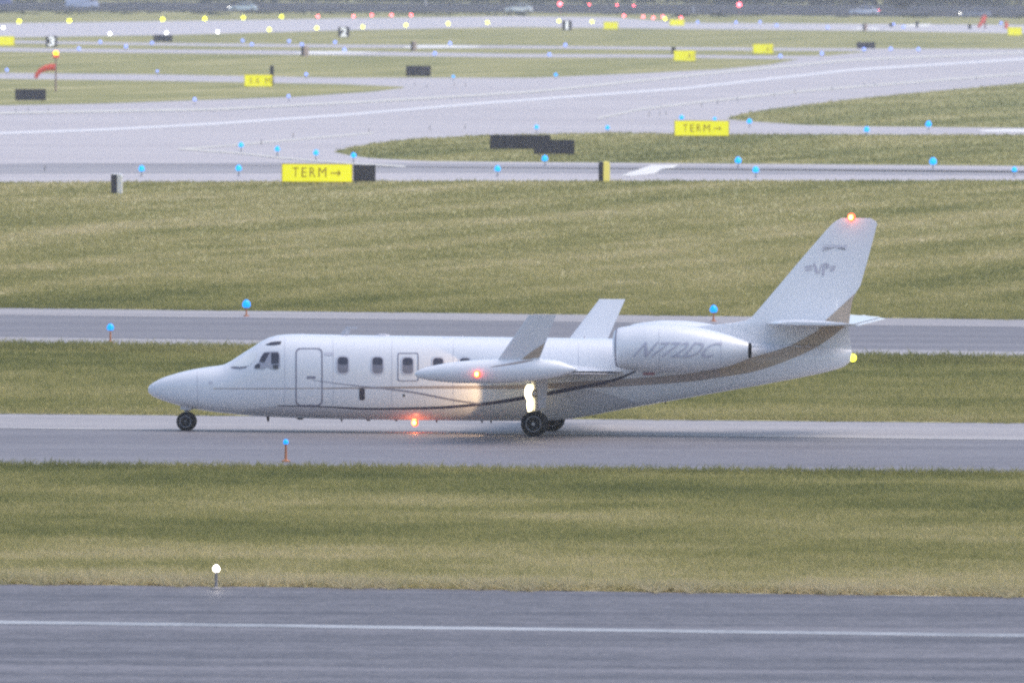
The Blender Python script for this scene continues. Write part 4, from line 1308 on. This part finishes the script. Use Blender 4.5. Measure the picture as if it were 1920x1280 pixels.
# ------------------------------------------------------------------ far vegetation beyond the road
def leaf_mass(cx, cy, rx, ry, z0, z1, n, size):
    v = np.zeros((n, 4, 3))
    th = RNG.uniform(0, 2 * np.pi, n); u = RNG.uniform(-1, 1, n); r = RNG.uniform(.55, 1, n) ** .6
    lump = 1 + .22 * np.sin(th * 3 + u * 4) + .14 * np.sin(th * 7 - u * 6)
    c = np.stack([cx + rx * r * lump * np.sqrt(1 - u * u) * np.cos(th), cy + ry * r * lump * np.sqrt(1 - u * u) * np.sin(th), (z0 + z1) / 2 + (z1 - z0) / 2 * u * r * lump], 1)
    a = RNG.normal(0, 1, (n, 3)); a /= np.linalg.norm(a, axis=1)[:, None]
    b_ = np.cross(a, RNG.normal(0, 1, (n, 3))); b_ /= np.linalg.norm(b_, axis=1)[:, None]
    s_ = RNG.uniform(size * .6, size * 1.3, n)[:, None]
    for k, (p, q) in enumerate(((-1, -.5), (.2, -1), (1, .4), (-.3, 1))):
        v[:, k] = c + a * s_ * p + b_ * s_ * q
    return v
def leaves_obj(name, v, parent=None):
    n = len(v)
    me = bpy.data.meshes.new(name)
    me.vertices.add(4 * n); me.vertices.foreach_set('co', v.reshape(-1))
    me.loops.add(4 * n); me.loops.foreach_set('vertex_index', np.arange(4 * n, dtype=np.int32))
    me.polygons.add(n); me.polygons.foreach_set('loop_start', np.arange(0, 4 * n, 4, dtype=np.int32))
    me.update(calc_edges=True); me.materials.append(M['leaf'])
    return link(name, me, parent)
g = G(1690, 17)
t = empty('roadside_tree', (g.x, g.y, 0)); tag(t, 'dark leafy tree cut by the photo top, between the two right hand cars', 'tree')
m = MB(); m.tube([(0, 0, 0), (.1, 0, 1.6), (-.1, .1, 3.4), (.1, 0, 5)], [.22, .18, .13, .06], 10)
m.tube([(0, 0, 1.5), (1.0, .2, 3)], [.1, .05], 8); m.tube([(0, 0, 2.0), (-1.1, -.2, 3.4)], [.1, .05], 8); m.build('trunk', 'bark', t, True)
v = leaf_mass(0, 0, 2.3, 2.0, .3, 6.2, 2600, .22)
leaves_obj('crown', v, t)
vs = []
x = -190.0
while x < 210:
    g0 = 2560 + x * -.4 + RNG.uniform(-25, 25)
    hgt = RNG.uniform(3.5, 8)
    vs.append(leaf_mass(x, g0, RNG.uniform(4, 8), 4, -.3, hgt, 420, .5))
    x += RNG.uniform(4, 8)
o = leaves_obj('distant_hedgerow', np.concatenate(vs)); tag(o, 'dark hazy band of hedges and trees beyond the perimeter road', 'hedgerow', kind='stuff')

vs = []
for y0, y1, n in ((2.5, 7.5, 150), (23, 33, 100)):
    for i in range(n):
        px = random.uniform(-250, 2150)
        base = y0 + (px / 1920) * (6 if y0 < 10 else 9) + random.uniform(0, 1) ** 2 * 4
        if y0 > 10 and random.random() < .25: base -= 1
        q = G(px, base)
        vs.append(leaf_mass(q.x, q.y, random.uniform(.8, 3.0), 1.2, -.1, random.uniform(.3, .9) * (1 if y0 < 10 else .55), 60, .14))
o = leaves_obj('roadside_scrub', np.concatenate(vs)); tag(o, 'low dark scrub scattered along both verges of the perimeter road', 'scrub', kind='stuff')

# ------------------------------------------------------------------ haze
hz = MB(); hz.box(-1500, -420, -1, 1500, 3900, 14)
me = bpy.data.meshes.new('haze'); me.from_pydata(hz.v, [], hz.f)
hm = bpy.data.materials.new('evening_haze'); hm.use_nodes = True
hn, hl = hm.node_tree.nodes, hm.node_tree.links
hn.remove(hn['Principled BSDF'])
pv = hn.new('ShaderNodeVolumePrincipled'); pv.inputs['Color'].default_value = (.86, .88, .94, 1); pv.inputs['Density'].default_value = .00013; pv.inputs['Anisotropy'].default_value = .3
hl.new(pv.outputs[0], hn['Material Output'].inputs['Volume'])
me.materials.append(hm)
ho = link('haze', me); ho['kind'] = 'stuff'
